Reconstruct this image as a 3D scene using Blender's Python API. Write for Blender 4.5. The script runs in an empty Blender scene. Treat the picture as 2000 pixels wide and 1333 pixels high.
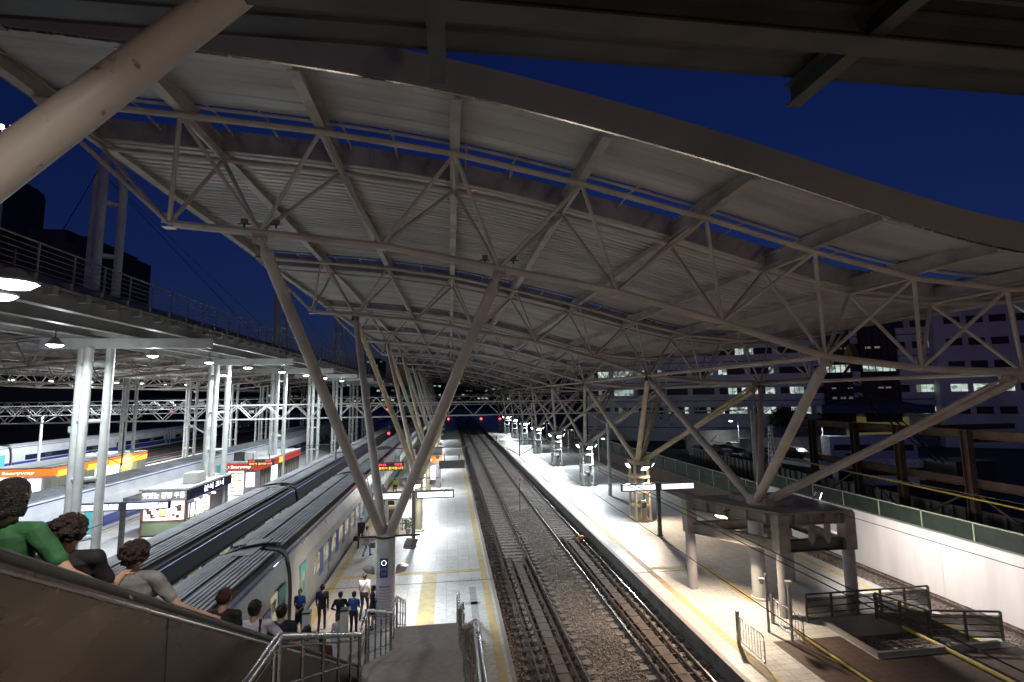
import bpy, bmesh, math, random
import numpy as np
from mathutils import Vector, Matrix, noise as mnoise
R = math.radians
random.seed(7)
SC = bpy.context.scene
COL = SC.collection

# ------------------------------------------------------------------ camera, world, sun, exposure
cam_d = bpy.data.cameras.new('camera'); cam = bpy.data.objects.new('camera', cam_d); COL.objects.link(cam)
SC.camera = cam
cam_d.sensor_width = 36.0; cam_d.lens = 944.0 / 2000.0 * 36.0
cam_d.clip_start = 0.05; cam_d.clip_end = 3000
_r = Vector((0.991892577, -0.126319581, -0.0138736735)); _u = Vector((-0.000528121586, -0.113270038, 0.993564099)); _f = Vector((0.127078073, 0.985501528, 0.112418422))
cam.matrix_world = Matrix(((_r.x, _u.x, -_f.x, 0), (_r.y, _u.y, -_f.y, 0), (_r.z, _u.z, -_f.z, 9.0), (0, 0, 0, 1)))

W = bpy.data.worlds.new('World'); SC.world = W; W.use_nodes = True
wn = W.node_tree.nodes; wl = W.node_tree.links
bg = wn['Background']; sky = wn.new('ShaderNodeTexSky'); sky.sky_type = 'NISHITA'; sky.sun_disc = False
sky.sun_elevation = R(1.0); sky.sun_rotation = R(200); sky.air_density = 1.0; sky.dust_density = 0.3; sky.ozone_density = 4.0
_t = wn.new('ShaderNodeMix'); _t.data_type = 'RGBA'; _t.blend_type = 'MULTIPLY'; _t.inputs[0].default_value = 1; _t.inputs[7].default_value = (.55, .46, 1.0, 1)   # dusk tint of the air
wl.new(sky.outputs[0], _t.inputs[6]); wl.new(_t.outputs[2], bg.inputs[0]); bg.inputs[1].default_value = 0.075
sun_d = bpy.data.lights.new('sun', 'SUN'); sun_d.energy = 0.012; sun_d.angle = R(20); sun_d.color = (0.7, 0.78, 1.0)
sun = bpy.data.objects.new('sun', sun_d); COL.objects.link(sun); sun.rotation_euler = (R(60), 0, R(20)); sun.location = (0, 0, 60)
SC.view_settings.view_transform = 'Standard'; SC.view_settings.look = 'None'; SC.view_settings.gamma = 1
SC.view_settings.use_curve_mapping = False; SC.view_settings.exposure = 0.0
SC.cycles.max_bounces = 6; SC.cycles.diffuse_bounces = 3; SC.cycles.glossy_bounces = 3; SC.cycles.transmission_bounces = 4
SC.cycles.use_denoising = True; SC.cycles.sample_clamp_indirect = 4.0; SC.cycles.caustics_reflective = False; SC.cycles.caustics_refractive = False

# ------------------------------------------------------------------ materials
def mat(name, col, rough=0.6, metal=0.0, var=0.0, scale=2.0, bump=0.0, bscale=30.0, emit=None, es=0.0, stretch=(1, 1, 1), col2=None, coat=0.0, alpha=None, trans=0.0, detail=6.0, thr=(0.35, 0.65)):
    m = bpy.data.materials.new(name); m.use_nodes = True
    nt = m.node_tree; b = nt.nodes['Principled BSDF']; L = nt.links
    b.inputs['Base Color'].default_value = (*col, 1); b.inputs['Roughness'].default_value = rough; b.inputs['Metallic'].default_value = metal
    tc = nt.nodes.new('ShaderNodeTexCoord'); mp = nt.nodes.new('ShaderNodeMapping'); mp.inputs['Scale'].default_value = stretch
    L.new(tc.outputs['Object'], mp.inputs[0])
    if var > 0 or col2:
        n = nt.nodes.new('ShaderNodeTexNoise'); n.inputs['Scale'].default_value = scale; n.inputs['Detail'].default_value = detail
        L.new(mp.outputs[0], n.inputs['Vector'])
        cr = nt.nodes.new('ShaderNodeValToRGB'); cr.color_ramp.elements[0].position = thr[0]; cr.color_ramp.elements[1].position = thr[1]
        c2 = col2 or tuple(c * (1 - var) for c in col)
        cr.color_ramp.elements[0].color = (*c2, 1); cr.color_ramp.elements[1].color = (*[min(1, c * (1 + var * .4)) for c in col], 1)
        L.new(n.outputs['Fac'], cr.inputs[0]); L.new(cr.outputs[0], b.inputs['Base Color'])
        mr = nt.nodes.new('ShaderNodeMapRange'); mr.inputs[3].default_value = min(1, rough + .12); mr.inputs[4].default_value = max(0.03, rough - .1)
        L.new(n.outputs['Fac'], mr.inputs[0]); L.new(mr.outputs[0], b.inputs['Roughness'])
    if bump > 0:
        n2 = nt.nodes.new('ShaderNodeTexNoise'); n2.inputs['Scale'].default_value = bscale; n2.inputs['Detail'].default_value = 5
        L.new(mp.outputs[0], n2.inputs['Vector'])
        bp = nt.nodes.new('ShaderNodeBump'); bp.inputs['Strength'].default_value = bump; bp.inputs['Distance'].default_value = 0.02
        L.new(n2.outputs['Fac'], bp.inputs['Height']); L.new(bp.outputs[0], b.inputs['Normal'])
    if emit: b.inputs['Emission Color'].default_value = (*emit, 1); b.inputs['Emission Strength'].default_value = es
    if coat: b.inputs['Coat Weight'].default_value = coat; b.inputs['Coat Roughness'].default_value = 0.1
    if trans: b.inputs['Transmission Weight'].default_value = trans
    if alpha is not None: b.inputs['Alpha'].default_value = alpha
    return m

def tile_mat(name, c1, c2, mortar, bw, bh, rough, msize=0.012, spec_noise=0.15, rot=0.0):
    m = bpy.data.materials.new(name); m.use_nodes = True; nt = m.node_tree; b = nt.nodes['Principled BSDF']; L = nt.links
    tc = nt.nodes.new('ShaderNodeTexCoord'); mp = nt.nodes.new('ShaderNodeMapping'); mp.inputs['Rotation'].default_value = (0, 0, rot)
    L.new(tc.outputs['Object'], mp.inputs[0])
    br = nt.nodes.new('ShaderNodeTexBrick'); br.offset = 0.0; br.inputs['Scale'].default_value = 1.0
    br.inputs['Brick Width'].default_value = bw; br.inputs['Row Height'].default_value = bh; br.inputs['Mortar Size'].default_value = msize
    br.inputs['Color1'].default_value = (*c1, 1); br.inputs['Color2'].default_value = (*c2, 1); br.inputs['Mortar'].default_value = (*mortar, 1)
    L.new(mp.outputs[0], br.inputs['Vector'])
    n = nt.nodes.new('ShaderNodeTexNoise'); n.inputs['Scale'].default_value = 0.35; n.inputs['Detail'].default_value = 8; n.inputs['Roughness'].default_value = .65
    L.new(tc.outputs['Object'], n.inputs['Vector'])
    n3 = nt.nodes.new('ShaderNodeTexNoise'); n3.inputs['Scale'].default_value = 9; n3.inputs['Detail'].default_value = 4; L.new(tc.outputs['Object'], n3.inputs['Vector'])
    ad = nt.nodes.new('ShaderNodeMath'); ad.operation = 'ADD'; L.new(n.outputs['Fac'], ad.inputs[0]); L.new(n3.outputs['Fac'], ad.inputs[1])
    mr = nt.nodes.new('ShaderNodeMapRange'); mr.inputs[1].default_value = .75; mr.inputs[2].default_value = 1.25; mr.inputs[3].default_value = 1 - spec_noise * 2; mr.inputs[4].default_value = 1 + spec_noise * .4
    L.new(ad.outputs[0], mr.inputs[0])
    mx = nt.nodes.new('ShaderNodeMix'); mx.data_type = 'RGBA'; mx.blend_type = 'MULTIPLY'; mx.inputs[0].default_value = 1
    L.new(br.outputs['Color'], mx.inputs[6]); L.new(mr.outputs[0], mx.inputs[7]); L.new(mx.outputs[2], b.inputs['Base Color'])
    rr = nt.nodes.new('ShaderNodeMapRange'); rr.inputs[1].default_value = .3; rr.inputs[2].default_value = .7; rr.inputs[3].default_value = rough - .12; rr.inputs[4].default_value = rough + .15
    L.new(n.outputs['Fac'], rr.inputs[0]); L.new(rr.outputs[0], b.inputs['Roughness'])
    bp = nt.nodes.new('ShaderNodeBump'); bp.inputs['Strength'].default_value = .25; bp.inputs['Distance'].default_value = .004; bp.invert = True
    L.new(br.outputs['Fac'], bp.inputs['Height']); L.new(bp.outputs[0], b.inputs['Normal'])
    return m

def gravel_mat(name, ca, cb, scale=14.0):
    m = bpy.data.materials.new(name); m.use_nodes = True; nt = m.node_tree; b = nt.nodes['Principled BSDF']; L = nt.links
    tc = nt.nodes.new('ShaderNodeTexCoord'); v = nt.nodes.new('ShaderNodeTexVoronoi'); v.inputs['Scale'].default_value = scale
    L.new(tc.outputs['Object'], v.inputs['Vector'])
    sp = nt.nodes.new('ShaderNodeSeparateColor'); L.new(v.outputs['Color'], sp.inputs[0])
    cr = nt.nodes.new('ShaderNodeValToRGB'); cr.color_ramp.elements[0].color = (*ca, 1); cr.color_ramp.elements[1].color = (*cb, 1)
    L.new(sp.outputs[0], cr.inputs[0])
    n = nt.nodes.new('ShaderNodeTexNoise'); n.inputs['Scale'].default_value = .5; n.inputs['Detail'].default_value = 6; L.new(tc.outputs['Object'], n.inputs['Vector'])
    mr = nt.nodes.new('ShaderNodeMapRange'); mr.inputs[1].default_value = .35; mr.inputs[2].default_value = .65; mr.inputs[3].default_value = .5; mr.inputs[4].default_value = 1.1; L.new(n.outputs['Fac'], mr.inputs[0])
    mx = nt.nodes.new('ShaderNodeMix'); mx.data_type = 'RGBA'; mx.blend_type = 'MULTIPLY'; mx.inputs[0].default_value = 1
    L.new(cr.outputs[0], mx.inputs[6]); L.new(mr.outputs[0], mx.inputs[7]); L.new(mx.outputs[2], b.inputs['Base Color'])
    b.inputs['Roughness'].default_value = .95
    bp = nt.nodes.new('ShaderNodeBump'); bp.inputs['Strength'].default_value = 1; bp.inputs['Distance'].default_value = .04; bp.invert = True
    L.new(v.outputs['Distance'], bp.inputs['Height']); L.new(bp.outputs[0], b.inputs['Normal'])
    return m

M = {}
M['steel'] = mat('painted_steel', (.43, .405, .375), .5, 0, .3, 1.3, .05, 40, col2=(.30, .27, .25))
M['tube'] = mat('painted_tube', (.50, .46, .42), .42, 0, .12, 1.1, .08, 30, col2=(.39, .345, .31), thr=(.3, .62), detail=12)
M['tubenear'] = mat('weathered_tube', (.47, .42, .38), .45, 0, .2, 5, .12, 14, stretch=(1, 1, 1), col2=(.20, .16, .14), thr=(.30, .37), detail=8)
M['roof'] = mat('roof_sheet', (.48, .47, .455), .45, .15, .2, .5, 0, stretch=(.3, 2, 1), col2=(.34, .335, .325))
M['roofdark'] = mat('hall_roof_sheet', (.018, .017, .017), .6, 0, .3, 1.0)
M['portal'] = mat('portal_paint', (.27, .26, .23), .55, 0, .35, 1.6, .06, 30, col2=(.18, .165, .145))
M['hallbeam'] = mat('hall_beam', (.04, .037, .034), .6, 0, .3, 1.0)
M['fascia'] = mat('fascia_sheet', (.225, .212, .185), .85, 0, .1, .25, 0, col2=(.175, .163, .142))
M['band'] = mat('curb_sheet', (.33, .30, .27), .6, 0, .3, 1.2)
M['white'] = mat('white_paint', (.56, .58, .55), .45, 0, .15, 1.5, .03)
M['deck'] = mat('deck_steel', (.16, .155, .15), .6, 0, .35, 1.0)
M['deckbeam'] = mat('deck_beam', (.22, .215, .20), .5, 0, .2, 1.0)
M['yellowcol'] = mat('cream_paint_yellow_lit', (.62, .53, .36), .5, 0, .2, 1.3)  # also carries the yellow light on the repeated central pillars
M['tiles'] = tile_mat('platform_tiles', (.56, .55, .53), (.50, .49, .475), (.36, .355, .34), .6, .6, .5)
M['tilesR'] = tile_mat('platform_tiles_far_side', (.56, .555, .53), (.49, .485, .465), (.33, .325, .31), .6, .3, .42)
M['tilebrown_shaded'] = tile_mat('brown_tiles_shaded', (.115, .08, .062), (.095, .068, .055), (.05, .04, .035), .3, .3, .55)
M['side'] = mat('platform_side', (.10, .095, .09), .9, 0, .4, 2, .3, 12)
M['yellow'] = mat('tactile_yellow', (.50, .37, .12), .6, 0, .3, 2.2, .3, 60, col2=(.36, .31, .20))
M['greyt'] = mat('grey_inlay', (.27, .27, .28), .5, 0, .2, 4)
M['stone'] = mat('stair_stone', (.29, .255, .235), .6, 0, .12, 6, .06, 80)
M['nosing'] = mat('nosing_strip', (.10, .09, .08), .7)
M['ballast'] = gravel_mat('ballast', (.10, .085, .075), (.36, .31, .28))
M['ground'] = mat('asphalt', (.05, .05, .052), .85, 0, .3, .8, .2, 20)
M['rail'] = mat('rail_steel', (.30, .29, .29), .28, .9, .2, 5)
M['railside'] = mat('rail_rust', (.075, .05, .04), .85, 0, .3, 6)
M['sleeper'] = mat('sleeper_concrete', (.27, .24, .22), .9, 0, .3, 6, .1, 50)
M['trough'] = mat('trough_cover', (.13, .10, .085), .8, 0, .3, 5)
M['trainroof'] = mat('train_roof', (.055, .058, .065), .85, 0, .3, 1.5, 0, stretch=(1, .3, 1))
M['trainrib'] = mat('train_roof_rib', (.16, .165, .18), .7, 0, .2, 1.5)
M['traindark'] = mat('train_dark_band', (.035, .038, .045), .4)
M['trainwhite'] = mat('train_silver_side', (.35, .355, .36), .3, .25, .15, 1, 0, coat=.3)
M['trainpale'] = mat('train_pale_side', (.68, .70, .74), .35, .1, .12, 1, 0, coat=.2)
M['trainblue'] = mat('train_blue', (.035, .06, .27), .35, 0, .1, 1, coat=.3)
M['bellows'] = mat('bellows_rubber', (.012, .012, .013), .8)
M['teal'] = mat('door_teal', (.06, .28, .27), .4)
M['winlit'] = mat('window_lit_warm', (.5, .42, .25), .3, emit=(1, .88, .55), es=.55)
def lit_mat(name, c1, c2, c3, es, sc):
    m = mat(name, (.06, .06, .06), .15); nt = m.node_tree; b = nt.nodes['Principled BSDF']; tc = nt.nodes.new('ShaderNodeTexCoord'); n = nt.nodes.new('ShaderNodeTexVoronoi'); n.inputs['Scale'].default_value = sc
    mp = nt.nodes.new('ShaderNodeMapping'); mp.inputs['Scale'].default_value = (1, 1, 1.6); nt.links.new(tc.outputs['Object'], mp.inputs[0]); nt.links.new(mp.outputs[0], n.inputs['Vector']); sp = nt.nodes.new('ShaderNodeSeparateColor'); nt.links.new(n.outputs['Color'], sp.inputs[0])
    cr = nt.nodes.new('ShaderNodeValToRGB'); e = cr.color_ramp.elements; e[0].color = (*c1, 1); e[1].color = (*c3, 1); e[1].position = .8; k = e.new(.45); k.color = (*c2, 1); nt.links.new(sp.outputs[0], cr.inputs[0]); nt.links.new(cr.outputs[0], b.inputs['Emission Color']); b.inputs['Emission Strength'].default_value = es; return m
M['winlit'] = lit_mat('train_window_lit', (.10, .06, .03), (.42, .33, .17), (.8, .75, .5), .42, 2.6)
M['winpale'] = lit_mat('train_window_pale', (.25, .30, .24), (.5, .56, .45), (.8, .9, .8), .6, 1.8)
M['windim'] = mat('window_dim', (.03, .03, .035), .12, emit=(1, .8, .5), es=.04)
M['winblue'] = mat('window_dark_blue', (.015, .02, .06), .1)
M['seat'] = mat('seat_headrest', (.5, .42, .28), .7)
M['brushed'] = mat('brushed_bronze_steel', (.14, .118, .10), .27, .95, .3, .6, .35, 1.3, stretch=(1, .45, 1.6), col2=(.07, .058, .05))
M['chrome'] = mat('stainless', (.50, .49, .48), .25, 1.0, .15, 4)
M['darksteel'] = mat('dark_steel', (.10, .095, .09), .4, .6, .2, 4)
M['black'] = mat('black_rubber', (.02, .02, .02), .6)
M['lampbody'] = mat('lamp_housing', (.40, .38, .36), .5, .2)
M['lamp'] = mat('lamp_glass', (1, 1, 1), .3, emit=(.92, .97, 1), es=22)
M['lampwarm'] = mat('lamp_glass_warm', (1, 1, 1), .3, emit=(1, .88, .74), es=18)
M['lampfar'] = mat('lamp_glass_far', (1, 1, 1), .3, emit=(.9, .95, 1), es=9)
M['red'] = mat('signal_red', (.5, .02, .02), .3, emit=(1, .03, .05), es=14)
M['signface'] = mat('sign_face_lit', (.9, .9, .95), .4, emit=(.92, .92, 1), es=1.7)
M['signblue'] = mat('sign_frame_blue', (.06, .06, .14), .4)
M['signtext'] = mat('sign_text', (.03, .04, .12), .5)
M['signgrey'] = mat('sign_text_grey', (.35, .37, .5), .5)
M['orange'] = mat('kiosk_sign_orange', (.7, .12, .02), .4, emit=(1, .22, .03), es=1.3)
M['orangeb'] = mat('kiosk_light_orange', (.9, .5, .1), .4, emit=(1, .40, .04), es=2.0)
M['redsign'] = mat('kiosk_sign_red', (.45, .04, .03), .4, emit=(.8, .06, .04), es=.35)
M['signwhite'] = mat('sign_letters_white', (.9, .9, .9), .4, emit=(1, 1, 1), es=2.6)
M['shop'] = mat('shop_interior', (.8, .85, .85), .5, emit=(.85, 1, .97), es=1.6)
M['poster'] = mat('poster', (.85, .85, .8), .5, emit=(1, .98, .9), es=.8)
M['wood'] = mat('brown_frame', (.15, .07, .05), .5)
M['olive'] = mat('kiosk_green_panel', (.17, .22, .13), .5, 0, .1, 3)
M['wine'] = mat('kiosk_slat_wall', (.26, .22, .24), .5, 0, .1, 3)
M['kroof'] = mat('kiosk_roof', (.5, .5, .5), .6, 0, .2, 2)
M['maroon'] = mat('kiosk_maroon', (.16, .05, .05), .5)
M['ac'] = mat('aircon_case', (.55, .54, .50), .5)
M['ledred'] = mat('led_red', (.3, 0, 0), .4, emit=(1, .06, .12), es=3)
M['ledamber'] = mat('led_amber', (.3, .2, 0), .4, emit=(1, .5, .05), es=3)
M['wallwhite'] = mat('white_wall_panel', (.70, .675, .665), .6, 0, .14, .7, 0, stretch=(1, 1.6, .25), detail=9)
M['wallgrey'] = mat('office_panel', (.74, .76, .72), .55, 0, .12, .4)
M['glassdark'] = mat('office_glass', (.015, .022, .028), .4)
M['offlit'] = lit_mat('office_window_lit', (.12, .16, .15), (.5, .62, .56), (.85, 1, .9), .7, 1.1)
M['offdim'] = mat('office_window_dim', (.2, .25, .2), .4, emit=(.85, .9, .7), es=.14)
M['offyellow'] = mat('lobby_light', (.5, .5, .2), .5, emit=(.9, .75, .25), es=.07)
M['offblue'] = mat('office_blue_line', (.04, .06, .15), .5)
M['bldark'] = mat('tower_concrete', (.05, .05, .065), .8, 0, .3, .1)
M['greenlit'] = mat('green_lit_facade', (.02, .06, .06), .6, emit=(.05, .5, .42), es=.035)
M['mesh'] = mat('green_fence_mesh', (.007, .02, .011), .7, 0, .3, 1.5, alpha=.72)
M['fencepost'] = mat('fence_post', (.22, .26, .18), .5)
M['brownsteel'] = mat('rusty_steel', (.055, .03, .018), .75, 0, .4, 2)
M['yellowpipe'] = mat('yellow_tube', (.40, .31, .05), .5, 0, .2, 3)
M['cranewhite'] = mat('galvanised', (.5, .5, .52), .5, .3)
M['craneyellow'] = mat('crane_yellow', (.22, .11, .015), .5)
M['leaf'] = mat('leaves', (.045, .075, .035), .8, 0, .4, 3)
M['bark'] = mat('bark', (.07, .05, .04), .9)
for n_, c_ in dict(skin=(.50, .31, .22), hairb=(.012, .009, .008), hairbr=(.032, .016, .012), green=(.03, .13, .045), blk=(.012, .011, .013), greyc=(.25, .25, .255), lilac=(.58, .56, .70), navy=(.015, .018, .045), bluev=(.04, .12, .42), whitec=(.66, .66, .72), paleg=(.50, .48, .52), shoe=(.015, .015, .015), trou=(.02, .02, .03), jean=(.10, .14, .25), yelv=(.55, .60, .12), brn=(.12, .05, .04), eye=(.02, .02, .02), lip=(.35, .10, .09), hairred=(.07, .022, .013)).items():
    M[n_] = mat(('' if n_ in ('skin',) or 'hair' in n_ else 'cloth_') + n_, c_, .8 if 'hair' not in n_ else .42, 0, .3 if 'hair' not in n_ else .55, 7 if 'hair' not in n_ else 40, (.9 if 'hair' in n_ else .7) if n_ != 'skin' else .08, 9 if 'hair' not in n_ else 90)

# ------------------------------------------------------------------ mesh helpers
WL = {}   # world base of each thing
class MB:
    def __init__(s): s.v = []; s.f = []; s.mi = []
    def add(s, vs, fs, mi=0):
        o = len(s.v); s.v += [tuple(p) for p in vs]; s.f += [tuple(i + o for i in f) for f in fs]; s.mi += [mi] * len(fs)
    def box(s, x0, x1, y0, y1, z0, z1, mi=0):
        s.add([(x0, y0, z0), (x1, y0, z0), (x1, y1, z0), (x0, y1, z0), (x0, y0, z1), (x1, y0, z1), (x1, y1, z1), (x0, y1, z1)],
              [(0, 3, 2, 1), (4, 5, 6, 7), (0, 1, 5, 4), (1, 2, 6, 5), (2, 3, 7, 6), (3, 0, 4, 7)], mi); return s
    def prism(s, poly, z0, z1, mi=0):
        n = len(poly); s.add([(x, y, z0) for x, y in poly] + [(x, y, z1) for x, y in poly],
              [tuple(range(n - 1, -1, -1)), tuple(range(n, 2 * n))] + [(i, (i + 1) % n, n + (i + 1) % n, n + i) for i in range(n)], mi); return s
    def yprism(s, poly, y0, y1, mi=0):   # poly in (x,z)
        n = len(poly); s.add([(x, y0, z) for x, z in poly] + [(x, y1, z) for x, z in poly],
              [tuple(range(n)), tuple(range(2 * n - 1, n - 1, -1))] + [(i, n + i, n + (i + 1) % n, (i + 1) % n) for i in range(n)], mi); return s
    def xprism(s, poly, x0, x1, mi=0):   # poly in (y,z)
        n = len(poly); s.add([(x0, y, z) for y, z in poly] + [(x1, y, z) for y, z in poly],
              [tuple(range(n - 1, -1, -1)), tuple(range(n, 2 * n))] + [(i, (i + 1) % n, n + (i + 1) % n, n + i) for i in range(n)], mi); return s
    def frame(s, p, q):
        p = Vector(p); q = Vector(q); d = (q - p).normalized(); up = Vector((0, 0, 1)) if abs(d.z) < .95 else Vector((0, 1, 0))
        a = d.cross(up).normalized(); b = a.cross(d).normalized(); return p, q, a, b
    def tube(s, p, q, r, r2=None, n=10, mi=0):
        p, q, a, b = s.frame(p, q); r2 = r if r2 is None else r2; vs = []
        for c, rr in ((p, r), (q, r2)):
            for i in range(n):
                t = 2 * math.pi * i / n; vs.append(c + a * (rr * math.cos(t)) + b * (rr * math.sin(t)))
        s.add(vs, [(i, (i + 1) % n, n + (i + 1) % n, n + i) for i in range(n)] + [tuple(range(n - 1, -1, -1)), tuple(range(n, 2 * n))], mi); return s
    def poly(s, pts, r, n=8, mi=0):
        pts = [Vector(p) for p in pts]; rings = []
        for k, c in enumerate(pts):
            d = (pts[min(k + 1, len(pts) - 1)] - pts[max(k - 1, 0)]).normalized()
            up = Vector((0, 0, 1)) if abs(d.z) < .95 else Vector((0, 1, 0)); a = d.cross(up).normalized(); b = a.cross(d).normalized()
            rings.append([c + a * (r * math.cos(2 * math.pi * i / n)) + b * (r * math.sin(2 * math.pi * i / n)) for i in range(n)])
        vs = [v for rg in rings for v in rg]; fs = []
        for k in range(len(pts) - 1):
            for i in range(n): fs.append((k * n + i, k * n + (i + 1) % n, (k + 1) * n + (i + 1) % n, (k + 1) * n + i))
        fs += [tuple(range(n - 1, -1, -1)), tuple(range((len(pts) - 1) * n, len(pts) * n))]; s.add(vs, fs, mi); return s
    def bar(s, p, q, w, h, mi=0):
        p, q, a, b = s.frame(p, q); vs = []
        for c in (p, q):
            for x, y in ((-w / 2, -h / 2), (w / 2, -h / 2), (w / 2, h / 2), (-w / 2, h / 2)): vs.append(c + a * x + b * y)
        s.add(vs, [(0, 1, 5, 4), (1, 2, 6, 5), (2, 3, 7, 6), (3, 0, 4, 7), (3, 2, 1, 0), (4, 5, 6, 7)], mi); return s
    def ibeam(s, p, q, w, h, t=.02, mi=0):
        P, Q, a, b = s.frame(p, q)
        for o, ww, hh in ((b * (h / 2 - t / 2), w, t), (-b * (h / 2 - t / 2), w, t), (Vector((0, 0, 0)), t, h - 2 * t)): s.bar(P + o, Q + o, ww, hh, mi)
        return s
    def lathe(s, c, prof, n=16, mi=0):     # prof (r,z)
        vs = [(c[0] + r * math.cos(2 * math.pi * i / n), c[1] + r * math.sin(2 * math.pi * i / n), c[2] + z) for r, z in prof for i in range(n)]
        fs = []
        for k in range(len(prof) - 1):
            for i in range(n): fs.append((k * n + i, k * n + (i + 1) % n, (k + 1) * n + (i + 1) % n, (k + 1) * n + i))
        fs += [tuple(range(n - 1, -1, -1)), tuple(range((len(prof) - 1) * n, len(prof) * n))]; s.add(vs, fs, mi); return s
    def build(s, name, material, parent=None, smooth=False, at=None):
        me = bpy.data.meshes.new(name)
        if at is not None: base = Vector(at)
        elif parent is not None: base = WL[parent.name]
        else:
            xs = [p[0] for p in s.v]; ys = [p[1] for p in s.v]; base = Vector(((min(xs) + max(xs)) / 2, (min(ys) + max(ys)) / 2, min(p[2] for p in s.v)))
        me.from_pydata([(p[0] - base[0], p[1] - base[1], p[2] - base[2]) for p in s.v], [], s.f)
        for mm in (material if isinstance(material, (list, tuple)) else [material]): me.materials.append(M[mm] if isinstance(mm, str) else mm)
        if any(s.mi): me.polygons.foreach_set('material_index', s.mi)
        if smooth:
            me.polygons.foreach_set('use_smooth', [True] * len(me.polygons))
            try: me.set_sharp_from_angle(angle=R(40))
            except Exception: pass
        o = bpy.data.objects.new(name, me); COL.objects.link(o)
        if parent is not None: o.parent = parent
        else: o.location = base
        WL[o.name] = Vector(base); return o
def tag(o, label=None, cat=None, group=None, kind=None):
    if label: o['label'] = label
    if cat: o['category'] = cat
    if group: o['group'] = group
    if kind: o['kind'] = kind
    return o
def thing(name, label, cat, loc=(0, 0, 0), group=None):
    o = bpy.data.objects.new(name, None); COL.objects.link(o); o.location = loc; WL[o.name] = Vector(loc)
    o.empty_display_size = .2; return tag(o, label, cat, group)
def copy_tree(o, parent=None):
    c = o.copy(); COL.objects.link(c); c.parent = parent
    for ch in list(o.children): copy_tree(ch, c)
    return c
def struct(o): o['kind'] = 'structure'; return o
def lamp(parent, kind, loc, energy, color, size=.3, rot=(0, 0, 0), spot=None, blend=.6, spread=None):
    d = bpy.data.lights.new('light', kind); d.energy = energy * LK; d.color = color
    if kind == 'AREA': d.shape = 'DISK'; d.size = size; d.spread = R(spread or 160)
    elif kind == 'SPOT': d.shadow_soft_size = size; d.spot_size = R(spot or 100); d.spot_blend = blend
    else: d.shadow_soft_size = size
    o = bpy.data.objects.new('light', d); COL.objects.link(o)
    b = WL[parent.name] if parent is not None else Vector((0, 0, 0))
    o.location = Vector(loc) - b; o.parent = parent; o.rotation_euler = rot; return o
def aim(frm, to): return (Vector(to) - Vector(frm)).to_track_quat('-Z', 'Y').to_euler()
def text(s, size, origin, xdir, zdir, name, material, parent, depth=.006, fit=None):
    c = bpy.data.curves.new('t', 'FONT'); c.body = s; c.size = size; c.extrude = depth; c.resolution_u = 2; c.align_x = 'CENTER'; c.align_y = 'CENTER'
    t = bpy.data.objects.new('t', c); COL.objects.link(t); dg = bpy.context.evaluated_depsgraph_get()
    me = bpy.data.meshes.new_from_object(t.evaluated_get(dg)); bpy.data.objects.remove(t)
    mb = MB(); X = Vector(xdir).normalized(); Z = Vector(zdir).normalized(); Nn = X.cross(Z)
    k = 1.0
    if fit and len(me.vertices):
        w = max(v.co.x for v in me.vertices) - min(v.co.x for v in me.vertices); k = fit / max(w, .01)
    mb.v = [tuple(Vector(origin) + X * v.co.x * k + Z * v.co.y + Nn * v.co.z) for v in me.vertices]
    mb.f = [tuple(p.vertices) for p in me.polygons]; mb.mi = [0] * len(mb.f)
    return mb.build(name, material, parent)
ORD = ['nearest', 'second', 'third', 'fourth', 'fifth', 'sixth', 'seventh', 'eighth', 'ninth', 'tenth', 'eleventh', 'twelfth', 'thirteenth']
S = 13.8
LK = 2.3   # overall lamp output

# ------------------------------------------------------------------ ground, tracks, platforms
m = MB(); m.box(-900, 22.75, -40, 1500, -1.2, -.62); struct(m.build('ground', 'ground'))
m = MB(); m.box(-62, 22.7, -20, 420, -.616, -.6); struct(m.build('track_bed', 'ballast'))
m = MB(); m.box(23.3, 900, -40, 1500, -1.2, -.46); struct(m.build('car_park_ground', 'ground'))

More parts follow.
